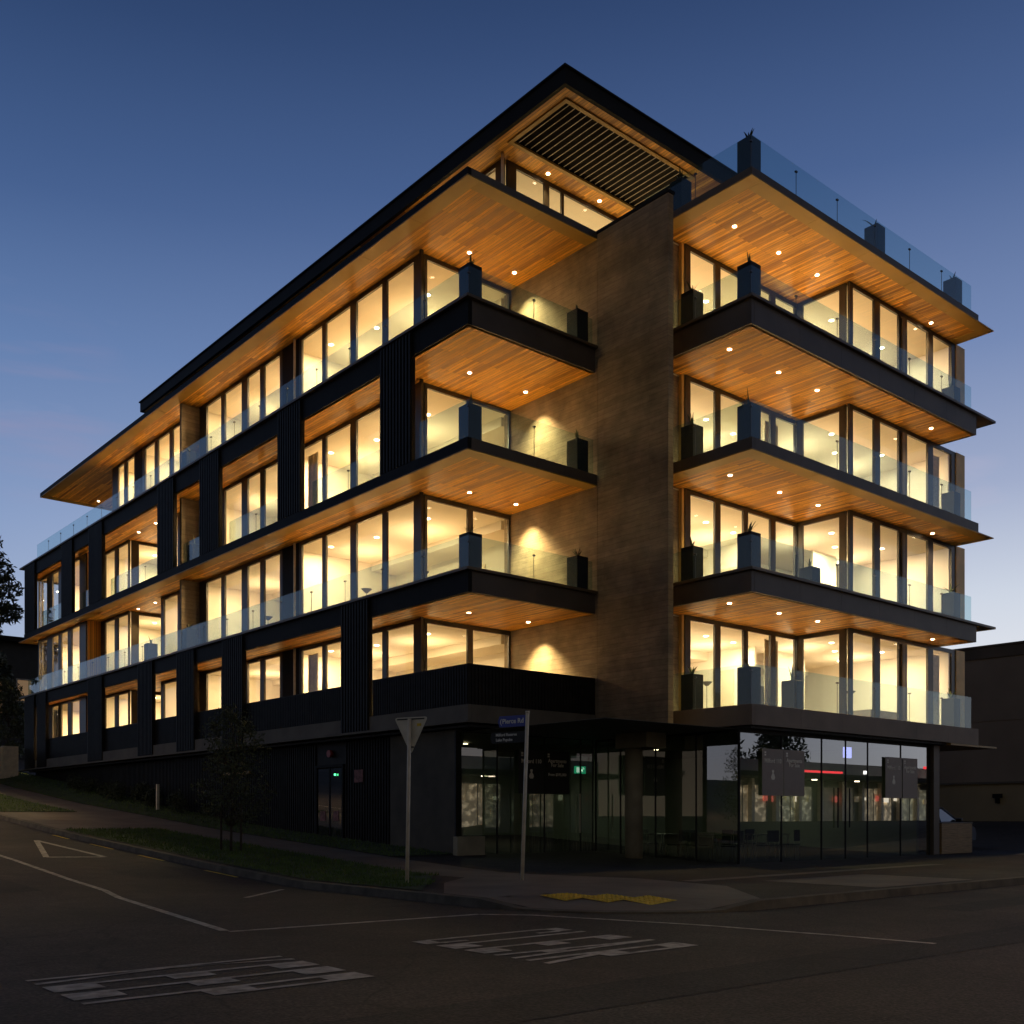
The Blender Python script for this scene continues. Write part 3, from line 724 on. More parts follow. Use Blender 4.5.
    K_ = MB(); K_.box(4.9, 5.55, 14.2, 17.6, zf, zf + .92); K_.box(5.2, 5.55, 14.2, 17.6, zf + 1.5, zf + 2.3); K_.box(13.0, 14.4, 2.7, 3.35, zf, zf + 2.0)
    K_.box(3.4, 4.3, 7.0, 8.9, zf, zf + .45); K_.build('cabinet', 'cabinet', rm)
    Cu = MB()
    def curtain(x0, y0, x1, y1):
        n = 24; pts = []
        for k in range(n + 1):
            t = k / n; o_ = .035 * math.sin(k * 1.9)
            dx, dy = (x1 - x0), (y1 - y0); ln = math.hypot(dx, dy)
            pts.append((x0 + dx * t - dy / ln * o_, y0 + dy * t + dx / ln * o_))
        for p, q in zip(pts, pts[1:]): Cu.quad((*p, zf + .03), (*q, zf + .03), (*q, zc - .2), (*p, zc - .2))
    curtain(1.6, 3.9, 1.6, 4.3)
    if key in 'BD': curtain(16.9, -2.95, 17.7, -2.95); curtain(1.6, 10.0, 1.6, 10.6); curtain(10.5, -1.15, 11.2, -1.15)
    Cu.build('curtain', 'curtain', rm)
    Ft = MB()     # sofas, a dining table, shelves and framed pictures
    ox = {'A': .0, 'B': .6, 'C': -.4, 'D': .3}[key]
    for (x0, y0, x1, y1, h) in ((2.2, 5.0 + ox, 3.0, 7.0 + ox, .42), (2.9, 5.0 + ox, 3.1, 7.0 + ox, .78), (2.3, 13.0 + ox, 3.3, 14.6 + ox, .74), (7.2 + ox, .2, 9.2 + ox, 1.0, .42), (7.2 + ox, .95, 9.2 + ox, 1.15, .8), (14.9 + ox, -1.9, 16.6 + ox, -1.0, .74), (2.3, 26.6, 3.1, 28.4, .6)):
        if key == 'A' and y0 > 20: continue
        Ft.box(x0, x1, y0, y1, zf + .01, zf + h)
    for (x0, y0, w0, h0) in ((4.89, .6, .9, 1.1), (4.89, 2.1, .6, .8)): Ft.box(x0, x0 + .03, y0, y0 + w0, zf + 1.1, zf + 1.1 + h0)
    for (x0, w0, h0) in ((8.0 + ox, 1.2, .8), (13.0 + ox, .8, 1.1), (15.4, 1.4, .9)): Ft.box(x0, x0 + w0, 3.36, 3.39, zf + 1.2, zf + 1.2 + h0)
    for (y0, w0) in ((7.6, 1.2), (12.2, 1.0), (21.4, .8)): Ft.box(5.56, 5.59, y0, y0 + w0, zf + 1.2, zf + 2.0)
    Ft.build('furniture', noisy('room_furniture', ((.12, .10, .09), (.22, .15, .10), (.10, .12, .13), (.25, .22, .18))[ord(key) % 4], .7, .3, 2), rm)
    # floor uplighters added to brighten the room ceilings
    fl = MB()
    spots_ = [(3.4, 6.6), (3.4, 9.9), (3.2, 13.4), (3.2, 16.6), (3.2, 20.4), (8.3, 1.3), (10.8, 1.3), (13.4, -.3), (16.6, -.3)] + ([(3.0, 24.0)] if key == 'A' else [(3.0, 27.6)])
    for (x, y) in spots_:
        fl.tube([(x, y, zf + .01), (x, y, zf + .03)], .14, 12); fl.tube([(x, y, zf + .03), (x, y, zf + 1.45)], .012, 6); fl.tube([(x, y, zf + 1.45), (x, y, zf + 1.58)], [.05, .19], 14, cap=False)
    fl.build('added_uplighter', 'frame', rm)
    for (x, y) in spots_:
        l_ = area(x, y, zf + 1.60, rm, 38, .26, lens=False); l_.rotation_euler = (math.pi, 0, 0); l_.location.z = zf + 1.60  # upward fill light added above each bowl
    # lamps in the rooms
    rv = random.Random(ord(key) * 5); e = 150
    for (x, y) in ((2.7, 5.4), (2.7, 8.2), (2.2, 10.2), (2.2, 13.4), (2.2, 16.6), (2.8, 20.4)): area(x, y, ze - .012, rm, e * rv.uniform(.85, 1.25), .22)
    if key == 'A': area(2.8, 23.0, ze - .012, rm, 210, .22); area(2.8, 26.2, ze - .012, rm, 320, .22)
    else: area(3.1, 27.6, ze - .012, rm, 250, .22); area(2.2, 31.5, ze - .012, rm, 320, .22); area(2.2, 34.5, ze - .012, rm, 320, .22)
    for (x, y) in ((6.6, .3), (9.4, .2), (11.0, 0.4), (13.4, -1.6), (16.4, -1.6), (15.0, -.7)): area(x, y, ze - .012, rm, e * rv.uniform(.85, 1.2), .22)

# railings ------------------------------------------------
def railing(pts, z0, z1, step=1.9, posts=True):
    """glass panels along a polyline (each panel its own mesh) with small clamps at the joints"""
    root = MB(); panels = []
    for (x0, y0), (x1, y1) in zip(pts, pts[1:]):
        ln = math.hypot(x1 - x0, y1 - y0); n = max(1, round(ln / step)); ux, uy = (x1 - x0) / ln, (y1 - y0) / ln
        for k in range(n):
            s0, s1 = ln * k / n + .008, ln * (k + 1) / n - .008
            panels.append(((x0 + ux * s0, y0 + uy * s0), (x0 + ux * s1, y0 + uy * s1)))
            if k or pts[0] != (x0, y0):
                px, py = x0 + ux * ln * k / n, y0 + uy * ln * k / n
                zc = z1 - .17
                root.box(px - .035 * abs(ux) - .02 * abs(uy) - .004, px + .035 * abs(ux) + .02 * abs(uy) + .004, py - .035 * abs(uy) - .02 * abs(ux) - .004, py + .035 * abs(uy) + .02 * abs(ux) + .004, zc - .018, zc + .018)
                root.box(px - .006, px + .006, py - .006, py + .006, z0, zc)
    if not root.v: root.box(pts[0][0] - .01, pts[0][0] + .01, pts[0][1] - .01, pts[0][1] + .01, z0, z0 + .1)
    rt = root.build('glass_railing', 'clamp', B)
    for p, q in panels:
        g_ = MB(); dx, dy = q[0] - p[0], q[1] - p[1]; l_ = math.hypot(dx, dy); nx, ny = -dy / l_ * .006, dx / l_ * .006
        g_.prism([(p[0] - nx, p[1] - ny), (q[0] - nx, q[1] - ny), (q[0] + nx, q[1] + ny), (p[0] + nx, p[1] + ny)], z0, z1)
        g_.build('glass_panel', 'rail', rt)
    return rt
railing([(.15, 35.4), (.15, .15), (FIN - .03, .15)], 13.85, 14.72)
railing([(.15, 36.9), (.15, .15), (FIN - .03, .15)], 7.15, 8.05)
railing([(.12, 2.2), (.12, .12), (FIN - .03, .12)], 10.40, 11.40, 2.2)
for y0, y1 in ((4.0, 8.15), (9.88, 13.9), (15.75, 17.83), (19.63, 25.5), (27.45, 29.45), (31.25, 35.16)):
    railing([(.33, y1), (.33, y0)], 10.40, 11.33, 2.0)
for z0, z1 in ((17.02, 17.95), (13.85, 14.72), (10.40, 11.40), (7.15, 8.05), (3.82, 4.85)):
    railing([(XE + .12, -.9), (XE + .12, YF + .12), (XR - .25, YF + .12)], z0, z1)

# ground floor ------------------------------------------------
gl_ = MB()
def shop_wall(pts_u, fixed, axis, z0, z1):
    b = MB()
    for p in pts_u:
        if axis == 'x': b.box(p - .012, p + .012, fixed, fixed + .05, z0, z1)
        else: b.box(fixed, fixed + .05, p - .012, p + .012, z0, z1)
    if axis == 'x': b.box(pts_u[0], pts_u[-1], fixed, fixed + .05, z0 - .0, z0 + .05); b.box(pts_u[0], pts_u[-1], fixed, fixed + .035, z1 - .07, z1)
    else: b.box(fixed, fixed + .05, pts_u[0], pts_u[-1], z0, z0 + .05); b.box(fixed, fixed + .035, pts_u[0], pts_u[-1], z1 - .07, z1)
    fr = b.build('shopfront', 'black', B)
    for p, q in zip(pts_u, pts_u[1:]):
        g_ = MB(); t = .02
        if axis == 'x': g_.quad((p + .013, fixed + t, z0 + .05), (q - .013, fixed + t, z0 + .05), (q - .013, fixed + t, z1 - .07), (p + .013, fixed + t, z1 - .07))
        else: g_.quad((fixed + t, p + .013, z0 + .05), (fixed + t, q - .013, z0 + .05), (fixed + t, q - .013, z1 - .07), (fixed + t, p + .013, z1 - .07))
        g_.build('pane', 'shop', fr)
    return fr
ZG = -.18
shop_wall([.41, 1.79, 3.48, 4.86, 5.35], 1.0, 'x', ZG, 3.30)
shop_wall([-4.05, -2.7, -1.3, 0.0, .98], 5.40, 'y', ZG, 3.24)
sf = shop_wall([5.42, 7.19, 9.03, 10.21, 11.35, 13.17, 14.89], -4.1, 'x', ZG, 3.24)
hd = MB(); hd.box(10.30, 10.33, -4.16, -4.13, .75, 1.85); hd.box(9.72, 9.75, -4.16, -4.13, .75, 1.85); hd.build('door_handle', 'black', sf)
hd = MB(); hd.box(4.75, 4.78, .93, .96, .6, 1.7); hd.build('door_handle', 'galv', B)
bx('shopfront_column', 'fascia_brown', B, 14.93, 15.28, -4.2, -3.7, ZG, 3.26)
bx('side_wall', 'band', B, 14.93, 15.28, -3.7, 9, ZG, 3.26)
cl = MB(); cl.tube([(4.62, -1.25, ZG), (4.62, -1.25, 3.0)], .235, 24); cl.build('round_column', 'column', B)
cl = MB(); cl.box(4.28, 5.05, -2.0, -.9, 2.86, 3.26); cl.build('column_head', 'column', B)
bx('concrete_panel', 'darkconcrete', B, .40, .60, 1.02, 2.85, -.3, 3.29)
bx('concrete_panel', 'darkconcrete', B, .44, .62, 2.86, 4.05, -.3, 3.29)
bx('concrete_plinth', 'column', B, .30, 1.2, .80, .98, -.3, .55)
# dark ribbed wall of the lower ground
lw = MB(); lw.box(.55, .7, 4.06, 37.0, -.3, 3.29)
k = 4.1
while k < 36.9:
    if not (6.55 < k < 8.25): lw.box(.51, .549, k, k + .06, -.3, 3.28)
    k += .14
lw.build('ribbed_wall', 'pier', B)
# service door in it
dr = MB(); dr.box(.47, .53, 6.60, 6.68, .1, 2.62); dr.box(.47, .53, 8.14, 8.22, .1, 2.62); dr.box(.47, .53, 6.68, 8.14, 2.54, 2.62); dr.box(.49, .53, 7.36, 7.44, .1, 2.54)
dr = dr.build('service_door', 'fascia', B)
for y in (6.7, 7.46):
    q = MB(); q.quad((.50, y, .15), (.50, y + .66, .15), (.50, y + .66, 2.5), (.50, y, 2.5)); q.build('pane', 'shop', dr)
for y in (6.88, 7.64): bx('door_notice', 'notice', dr, .485, .49, y, y + .3, .92, 1.22)
gn = emit('green_indicator', (.1, 1, .35), 3)
bx('indicator_light', gn, dr, .44, .47, 7.0, 7.06, 2.28, 2.34)
bx('wall_notice', 'notice', B, .49, .505, 5.55, 6.0, 2.05, 2.42)
bl_ = MB(); bl_.tube([(.42, 7.35, 2.95), (.54, 7.35, 2.95)], .11, 16); bl_.build('alarm_bell', noisy('red_bell', (.30, .03, .03), .5, .1, 3), B)
# slot of light from the car park entrance, painted as a golden bar
bx('garage_light_slot', 'border', B, .42, .50, 12.6, 14.6, 2.50, 2.60)
# inside the ground floor
gi = empty('shop_interior', (0, 0, 0)); gi.parent = B
b = MB(); b.box(.6, 14.9, 7.0, 7.1, -.3, 3.24); b.box(.62, .72, 1.1, 7.0, -.3, 3.24); b.box(7.8, 7.95, 1.8, 7, -.3, 3.24); b.box(14.80, 14.92, -3.7, 7, -.3, 3.24)
b.build('partition_wall', noisy('shop_wall_paint', (.34, .36, .30), .7, .08, 1), gi)
bx('shop_floor', noisy('shop_floor_tile', (.14, .14, .13), .35, .15, 1.5), gi, .6, 14.9, -4.0, 7.0, -.32, -.17)
bx('shop_ceiling', noisy('shop_ceiling_paint', (.10, .10, .09), .7, .1, 1), gi, .75, 14.8, -4.0, 7.0, 3.25, 3.258)
area(3.2, 4.2, 3.2, gi, 24, .5, (.92, 1.0, .70)); area(9.6, 2.4, 3.2, gi, 17, .5, (.95, 1.0, .70)); area(12.8, 0.5, 3.2, gi, 12, .5, (.9, 1.0, .6))

# penthouse and its roof
b = MB(); b.box(3.55, 13, 2.9, 26.5, 17.03, 17.06); ph = b.build('penthouse_deck', 'deck', B)
window(B, 3.45, 2.75, 12.0, [(3.1, 4.6), (4.8, 6.3), (6.6, 8.1), (8.4, 9.9), (10.2, 11.7)], 17.06, 20.0, 'y', name='window')
window(B, 2.75, 3.60, 12.0, [(3.95, 5.05), (5.25, 5.75), (5.85, 8.3), (8.4, 11.6)], 17.06, 20.0, 'x')
bx('penthouse_wall', 'fascia', B, 3.45, 3.6, 12.01, 26.6, 17.06, 20.0)
bx('penthouse_wall', 'plaster', B, 3.7, 12.9, 6.4, 6.5, 17.06, 19.95)
bx('penthouse_wall', 'plaster', B, 12.0, 12.1, 2.7, 26.5, 17.06, 20.0)
bx('penthouse_ceiling', 'ceiling', B, 3.62, 12, 2.9, 26.5, 19.93, 19.96)
pi_ = empty('penthouse_interior'); pi_.parent = B
for (x, y) in ((5.0, 4.4), (8.0, 4.4), (10.5, 4.4)): area(x, y, 19.9, pi_, 150, .22)
RX0, RY0, RX1, RY1 = 2.68, -.65, 14.0, 28.3
PX0, PX1, PY0, PY1 = 3.22, 8.25, -.12, 2.02        # pergola opening
b = MB()
for (x0, x1, y0, y1) in ((RX0 + .12, PX0, RY0 + .12, RY1 - .12), (PX0, PX1, RY0 + .12, PY0), (PX1, RX1 - .12, RY0 + .12, RY1 - .12), (PX0, PX1, PY1, RY1 - .12)):
    b.box(x0, x1, y0, y1, 20.03, 20.38)
rf = b.build('roof', 'fascia', B)
T = MB()
for (x0, x1, y0, y1) in ((RX0 + .12, PX0 - .12, RY0 + .12, RY1 - .12), (PX0 - .12, PX1 + .12, RY0 + .12, PY0 - .12), (PX1 + .12, RX1 - .12, RY0 + .12, RY1 - .12), (PX0 - .12, PX1 + .12, PY1 + .12, RY1 - .12)):
    T.box(x0, x1, y0, y1, 20.0, 20.02)
T.build('timber_soffit', 'soffit', rf)
b = MB(); b.box(PX0 - .12, PX0, PY0 - .12, PY1 + .12, 19.96, 20.02); b.box(PX1, PX1 + .12, PY0 - .12, PY1 + .12, 19.96, 20.02)
b.box(PX0, PX1, PY0 - .12, PY0, 19.96, 20.02); b.box(PX0, PX1, PY1, PY1 + .12, 19.96, 20.02); b.build('pergola_frame', 'border', rf)
b = MB(); k = PX0 + .02
while k < PX1 - .05:
    b.quad((k, PY0, 20.20), (k + .19, PY0, 20.07), (k + .19, PY1, 20.07), (k, PY1, 20.20))
    b.m = 1; b.box(k + .180, k + .195, PY0, PY1, 20.05, 20.066); b.m = 0; k += .215  # pale strip paints the light caught on each lower edge
b.build('pergola_louvres', ['fascia', 'galv'], rf)
b = MB()   # roof edge: vertical fascia tapering in below
b.box(RX0, RX0 + .115, RY0, RY1, 19.97, 20.40); b.box(RX0 + .115, RX1, RY0, RY0 + .115, 19.97, 20.40); b.box(RX0 + .115, RX1, RY1 - .115, RY1, 19.97, 20.40); b.box(RX1 - .115, RX1, RY0 + .115, RY1 - .115, 19.97, 20.40)
b.box(RX0 - .05, RX0 + .2, RY0 - .05, RY1 + .05, 20.40, 20.45); b.box(RX0 + .2, RX1, RY0 - .05, RY0 + .2, 20.40, 20.45)
b.build('roof_fascia', 'fascia', rf)
for (u, v) in ((548, 173.6), (599.5, 201)):
    x, y = from_px(u, v, 20.0); downlight(x, y, 20.0, rf, 170)
b = MB(); b.tube([(3.3, 2.6, 17.06), (3.3, 2.6, 20.0)], .045, 10); b.build('corner_post', 'galv', B)
# small wall lights in the concrete soffit gap
# ------------------------------------------------------------------ planters on the balconies
def plant_box(x, y, z, w_=.40, h=.98, kind=0, label='', rot=0, seed=1):
    rnd = random.Random(seed)
    t = empty('planter_box', (x, y, z))
    tag(t, label, 'planter', 'tall dark planter boxes on the balconies and roof terrace')
    b = MB(); hw = w_ / 2
    b.box(-hw, hw, -hw, hw, 0, h - .0); o = b.build('pot', 'pot', t); bevel(o, .012)
    b = MB(); b.box(-hw + .03, hw - .03, -hw + .03, hw - .03, h, h + .006); b.build('soil', 'bark', t)
    b = MB()
    n = (5, 8, 3)[kind]
    for i in range(n):
        a = rnd.uniform(0, 6.28); ln = rnd.uniform(.26, .46) * (1.0, .8, 1.3)[kind]; le = rnd.uniform(.25, .9)
        d = Vector((math.cos(a), math.sin(a), 0)); pr = None
        for s_ in range(6):
            q = s_ / 5; p = d * (ln * le * q * (1 if kind != 2 else .4)) + Vector((0, 0, h + ln * (q - .55 * q * q * le)))
            sd = Vector((-d.y, d.x, 0)) * (.040 * (1 - q) + .004)
            if pr: b.quad(pr[0] - pr[1], pr[0] + pr[1], p + sd, p - sd)
            pr = (p, sd)
    b.build('leaves', 'leaf', t)
    return t
PL = [(.42, .42, 13.88, 0, 'planter with spiky leaves at the outer corner of the upper left balcony'),
      (4.10, .36, 13.88, 2, 'planter beside the concrete blade wall on the upper left balcony'),
      (.38, .38, 10.36, 2, 'planter with one tall stem at the corner of the third floor left balcony'),
      (4.10, .36, 10.36, 2, 'planter beside the concrete blade wall on the third floor left balcony'),
      (.42, .42, 7.17, 0, 'planter with curled leaves at the outer corner of the second floor left balcony'),
      (4.10, .36, 7.17, 1, 'planter beside the concrete blade wall on the second floor left balcony'),
      (5.68, -4.18, 17.0, 1, 'planter with bushy tuft at the roof terrace corner'),
      (5.68, -1.95, 17.0, 0, 'planter at the left end of the roof terrace railing'),
      (11.6, -4.16, 17.0, 0, 'planter in the middle of the roof terrace railing'),
      (16.2, -4.16, 17.0, 1, 'planter at the far right end of the roof terrace railing'),
      (5.68, -4.18, 13.88, 2, 'planter at the outer corner of the top right balcony'),
      (5.68, -2.35, 13.88, 0, 'planter by the blade wall on the top right balcony'),
      (16.4, -4.0, 13.70, 0, 'planter at the right end of the top right balcony'),
      (5.68, -4.18, 10.36, 2, 'planter at the outer corner of the third floor right balcony'),
      (5.68, -2.35, 10.36, 2, 'planter by the blade wall on the third floor right balcony'),
      (16.4, -4.0, 10.36, 0, 'planter at the right end of the third floor right balcony'),
      (5.68, -4.18, 7.17, 0, 'planter with broad leaves at the corner of the second floor right balcony'),
      (5.68, -2.35, 7.17, 2, 'planter by the blade wall on the second floor right balcony'),
      (16.4, -4.0, 7.17, 0, 'planter at the right end of the second floor right balcony'),
      (9.2, -3.6, 6.95, 2, 'planter behind the middle of the second floor right railing'),
      (5.68, -4.18, 3.82, 0, 'planter at the outer corner of the lowest right balcony'),
      (5.68, -2.35, 3.82, 1, 'planter with long drooping stems by the blade wall on the lowest right balcony'),
      (8.8, -3.3, 3.82, 2, 'planter behind the middle of the lowest right railing'),
      (16.4, -4.0, 3.82, 0, 'planter behind the railing at the right end of the lowest right balcony'),
      (.62, 17.95, 13.88, 1, 'wide planter beside the party wall on the long top balcony'),
      (.75, 17.75, 10.36, 2, 'planter in the narrow opening between two ribbed piers'),
      (.62, 17.95, 7.17, 1, 'planter beside the party wall on the long second floor balcony'),
      (.8, 22.2, 7.17, 0, 'low planter before the recessed loggia on the second floor')]
for i, (x, y, z, k, lb) in enumerate(PL):
    plant_box(x, y, z, .42, .98, k, 'tall dark ' + lb, seed=i * 3 + 1)

# ------------------------------------------------------------------ posters, exit sign, cafe furniture
def basis(origin, right, up):
    r = Vector(right).normalized(); u = Vector(up).normalized(); n = r.cross(u)
    m = Matrix((r, u, n)).transposed().to_4x4(); m.translation = Vector(origin); return m
M['posterink'] = noisy('poster_lettering', (.85, .80, .70), .6, .05, 5)
M['posterdark'] = noisy('poster_dark_face', (.012, .012, .012), .5, .05, 5)
M['posterbrown'] = noisy('poster_brown_face', (.24, .185, .155), .5, .05, 5)
def poster(x, y, w_, z0, z1, lines, face, label, group):
    t = empty('poster', (x + w_ / 2, y, z0)); tag(t, label, 'poster', group)
    b = MB(); b.box(-w_ / 2, w_ / 2, 0, .006, 0, z1 - z0); b.build('board', face, t)
    for (s_, size, fx, fz) in lines:
        text_mesh('lettering', s_, size, 'posterink', t, basis((fx * w_ / 2, -.003, fz * (z1 - z0)), (1, 0, 0), (0, 0, 1)), ext=.001)
    b = MB()   # small crest top left, little figure
    b.box(-w_ * .40, -w_ * .32, -.004, -.001, (z1 - z0) * .90, (z1 - z0) * .94); b.box(-w_ * .40, -w_ * .32, -.004, -.001, (z1 - z0) * .85, (z1 - z0) * .885)
    b.build('emblem', 'posterink', t)
    return t
LA = [('Milford 110', .155, 0, .74), ('Apartments', .11, .05, .36), ('From', .10, .05, .22)]
LA[1:] = [('Apartments', .10, .05, .35), ('For Sale', .11, .05, .22)]
LB = [('Apartments', .145, 0, .77), ('For Sale', .145, .0, .67), ('From $595,000', .11, 0, .45), ('.....................', .10, 0, .36)]
LB = LB[:3]
# figure on the left posters
def figure(t, h):
    b = MB()
    pr = [(-.03, .42), (.03, .42), (.045, .38), (.02, .35), (.06, .30), (.08, .24), (.05, .19), (-.05, .19), (-.08, .24), (-.06, .30), (-.02, .35), (-.045, .38)]
    b.quad(*[(x * 1.1, -.003, h * (z * 1.0 + .18)) for x, z in pr]); b.build('emblem', 'posterink', t)
figure(poster(2.46, .93, .92, 1.68, 2.86, [LA[0]] + [('0800 110 110', .09, .05, .2)][:0], 'posterdark', 'black poster with white lettering behind the street name pole', 'for sale posters on the shopfront'), 1.1)
poster(3.42, .93, .92, 1.68, 2.86, LB, 'posterdark', 'black apartments for sale poster right of the street name pole', 'for sale posters on the shopfront')
figure(poster(6.28, -4.14, .92, 1.60, 2.80, [LA[0]], 'posterbrown', 'left brown poster of the pair left of the glass corner shopfront', 'for sale posters on the shopfront'), 1.1)
poster(7.22, -4.14, .92, 1.60, 2.80, LB[:2], 'posterbrown', 'brown apartments for sale poster, right one of the left pair', 'for sale posters on the shopfront')
figure(poster(12.22, -4.14, .92, 1.60, 2.80, [LA[0]], 'posterbrown', 'left brown poster of the pair near the shopfront end column', 'for sale posters on the shopfront'), 1.1)
poster(13.19, -4.14, .86, 1.60, 2.80, LB[:2], 'posterbrown', 'brown apartments for sale poster nearest the shopfront end column', 'for sale posters on the shopfront')
# exit sign hanging inside
t = empty('exit_sign', (6.2, 2.4, 2.35)); tag(t, 'small green lit exit sign with running figure inside the shopfront', 'exit sign')
b = MB(); b.box(-.22, .22, 0, .05, 0, .22); b.build('case', emit('exit_green', (.02, .45, .22), .9), t)
wp = emit('exit_white', (.75, 1, .85), 1.1)
b = MB(); b.quad((-.17, -.004, .03), (-.05, -.004, .03), (-.05, -.004, .19), (-.17, -.004, .19)); b.quad((.0, -.004, .12), (.07, -.004, .04), (.1, -.004, .06), (.05, -.004, .14)); b.quad((.03, -.004, .1), (.17, -.004, .17), (.16, -.004, .14), (.05, -.004, .09)); b.box(.09, .13, -.006, -.003, .15, .19); b.build('symbol', wp, t)
M['chair'] = noisy('black_chair_plastic', (.02, .02, .02), .5, .1, 4)
M['tabletop'] = noisy('pale_tabletop', (.25, .24, .20), .4, .1, 4)
def chair():
    t = empty('cafe_chair'); tag(t, 'black cafe chair with metal legs behind the corner shopfront glass', 'chair', 'black cafe chairs inside the corner shop')
    b = MB(); b.box(-.22, .22, -.22, .22, .44, .47); bevel(b.build('seat', 'chair', t), .012)
    b = MB(); b.box(-.21, .21, .19, .215, .55, .86); bevel(b.build('backrest', 'chair', t), .01)
    for sx in (-1, 1):
        for sy in (-1, 1):
            b = MB(); top = .86 if sy > 0 else .44
            b.tube([(sx * .23, sy * .22, 0), (sx * .20, sy * .20, .45), (sx * .19, sy * .2, top)], .011, 6); b.build('leg', 'galv', t)
    return t
def table():
    t = empty('cafe_table'); tag(t, 'square pale cafe table behind the corner shopfront glass', 'table', 'cafe tables inside the corner shop')
    b = MB(); b.box(-.35, .35, -.35, .35, .72, .745); bevel(b.build('tabletop', 'tabletop', t), .006)
    for sx in (-1, 1):
        for sy in (-1, 1):
            b = MB(); b.tube([(sx * .31, sy * .31, 0), (sx * .31, sy * .31, .72)], .014, 6); b.build('leg', 'galv', t)
    return t
tb, ch = table(), chair()
TP = [(6.3, -2.6), (7.7, -2.7), (6.5, -.6), (9.0, -2.5)]
WH = ['nearest the glass corner', 'second from the glass corner', 'deepest inside the shop', 'behind the left poster pair']
for i, (x, y) in enumerate(TP):
    o = tb if i == 0 else copy_tree(tb); o.location = (x, y, -.17); o['label'] = 'pale square cafe table ' + WH[i]
    for j, (dx, dy, rz) in enumerate(((-.05, -.62, math.pi), (.05, .62, 0))):
        c = ch if (i, j) == (0, 0) else copy_tree(ch); c.location = (x + dx, y + dy, -.17); c.rotation_euler.z = rz + random.uniform(-.25, .25)
        c['label'] = 'black cafe chair on the ' + ('street' if j == 0 else 'inner') + ' side of the table ' + WH[i]

# ------------------------------------------------------------------ street furniture
def at_px(u, v, z):
    Y = (H_ - z) * f_ / (v - CY_); X = (u - CX_) / f_ * Y; x = X - O_[0]; y = Y - O_[1]
    return (x * eR_[0] + y * eR_[1], x * eL_[0] + y * eL_[1])
vr = Vector((.7607, -.6491, 0)); vf = Vector((.6491, .7607, 0))      # camera right / forward
sx, sy = -5.20, -4.90; sz = hz(sx, sy)
t = empty('give_way_sign', (sx, sy, sz)); tag(t, 'grey back of a triangular give way sign on a pale steel pole', 'road sign')
b = MB(); b.tube([(0, 0, 0), vr * .045 + Vector((0, 0, 2.93))], .034, 12); b.build('pole', 'galv', t)
fn = (vf * math.cos(R(28)) + vr * math.sin(R(28))).normalized(); rt = Vector((-fn.y, fn.x, 0)) * -1
cpos = vr * .045 + fn * .045
def tri_pts(hw, top, bot): 
    pts = []
    for (cx0, cz0) in ((-hw, top), (hw, top), (0, bot)):
        pts.append((cx0, cz0))
    return pts
def round_tri(hw, top, bot, r):
    P = [Vector((-hw, top)), Vector((0, bot)), Vector((hw, top))]; out = []
    for i in range(3):
        p, a, c = P[i], P[i - 1], P[(i + 1) % 3]
        d1 = (a - p).normalized() * r; d2 = (c - p).normalized() * r
        for k in range(5):
            s_ = k / 4; out.append((p + d1) * (1 - s_) ** 2 + p * 2 * s_ * (1 - s_) + (p + d2) * s_ ** 2)
    return out
b = MB(); pts = round_tri(.375, 2.97, 2.27, .07); pts = round_tri(.36, 2.965, 2.30, .07)
fr_ = [cpos + rt * p.x + Vector((0, 0, p.y)) for p in pts]; bk = [p + fn * .004 for p in fr_]
b.quad(*[tuple(p) for p in fr_]); b.quad(*[tuple(p) for p in reversed(bk)])
for k in range(len(fr_)): k2 = (k + 1) % len(fr_); b.quad(fr_[k], bk[k], bk[k2], fr_[k2])
b.build('sign_plate', 'signback', t)
b = MB()
for zc in (2.93, 2.43):
    hw = .29 if zc > 2.6 else .07
    p0, p1 = cpos - fn * .006 - rt * hw, cpos - fn * .006 + rt * hw
    for q0, q1 in ((p0, p1),): b.quad(q0 + Vector((0, 0, zc - .012)), q1 + Vector((0, 0, zc - .012)), q1 + Vector((0, 0, zc + .012)) - fn * .01, q0 + Vector((0, 0, zc + .012)) - fn * .01)
b.build('bracket', 'clamp', t)
b = MB(); q = cpos - fn * .004; b.quad(q + rt * .13 + Vector((0, 0, 2.80)), q + rt * .22 + Vector((0, 0, 2.80)), q + rt * .22 + Vector((0, 0, 2.85)), q + rt * .13 + Vector((0, 0, 2.85))); b.build('sticker', 'yellow', t)

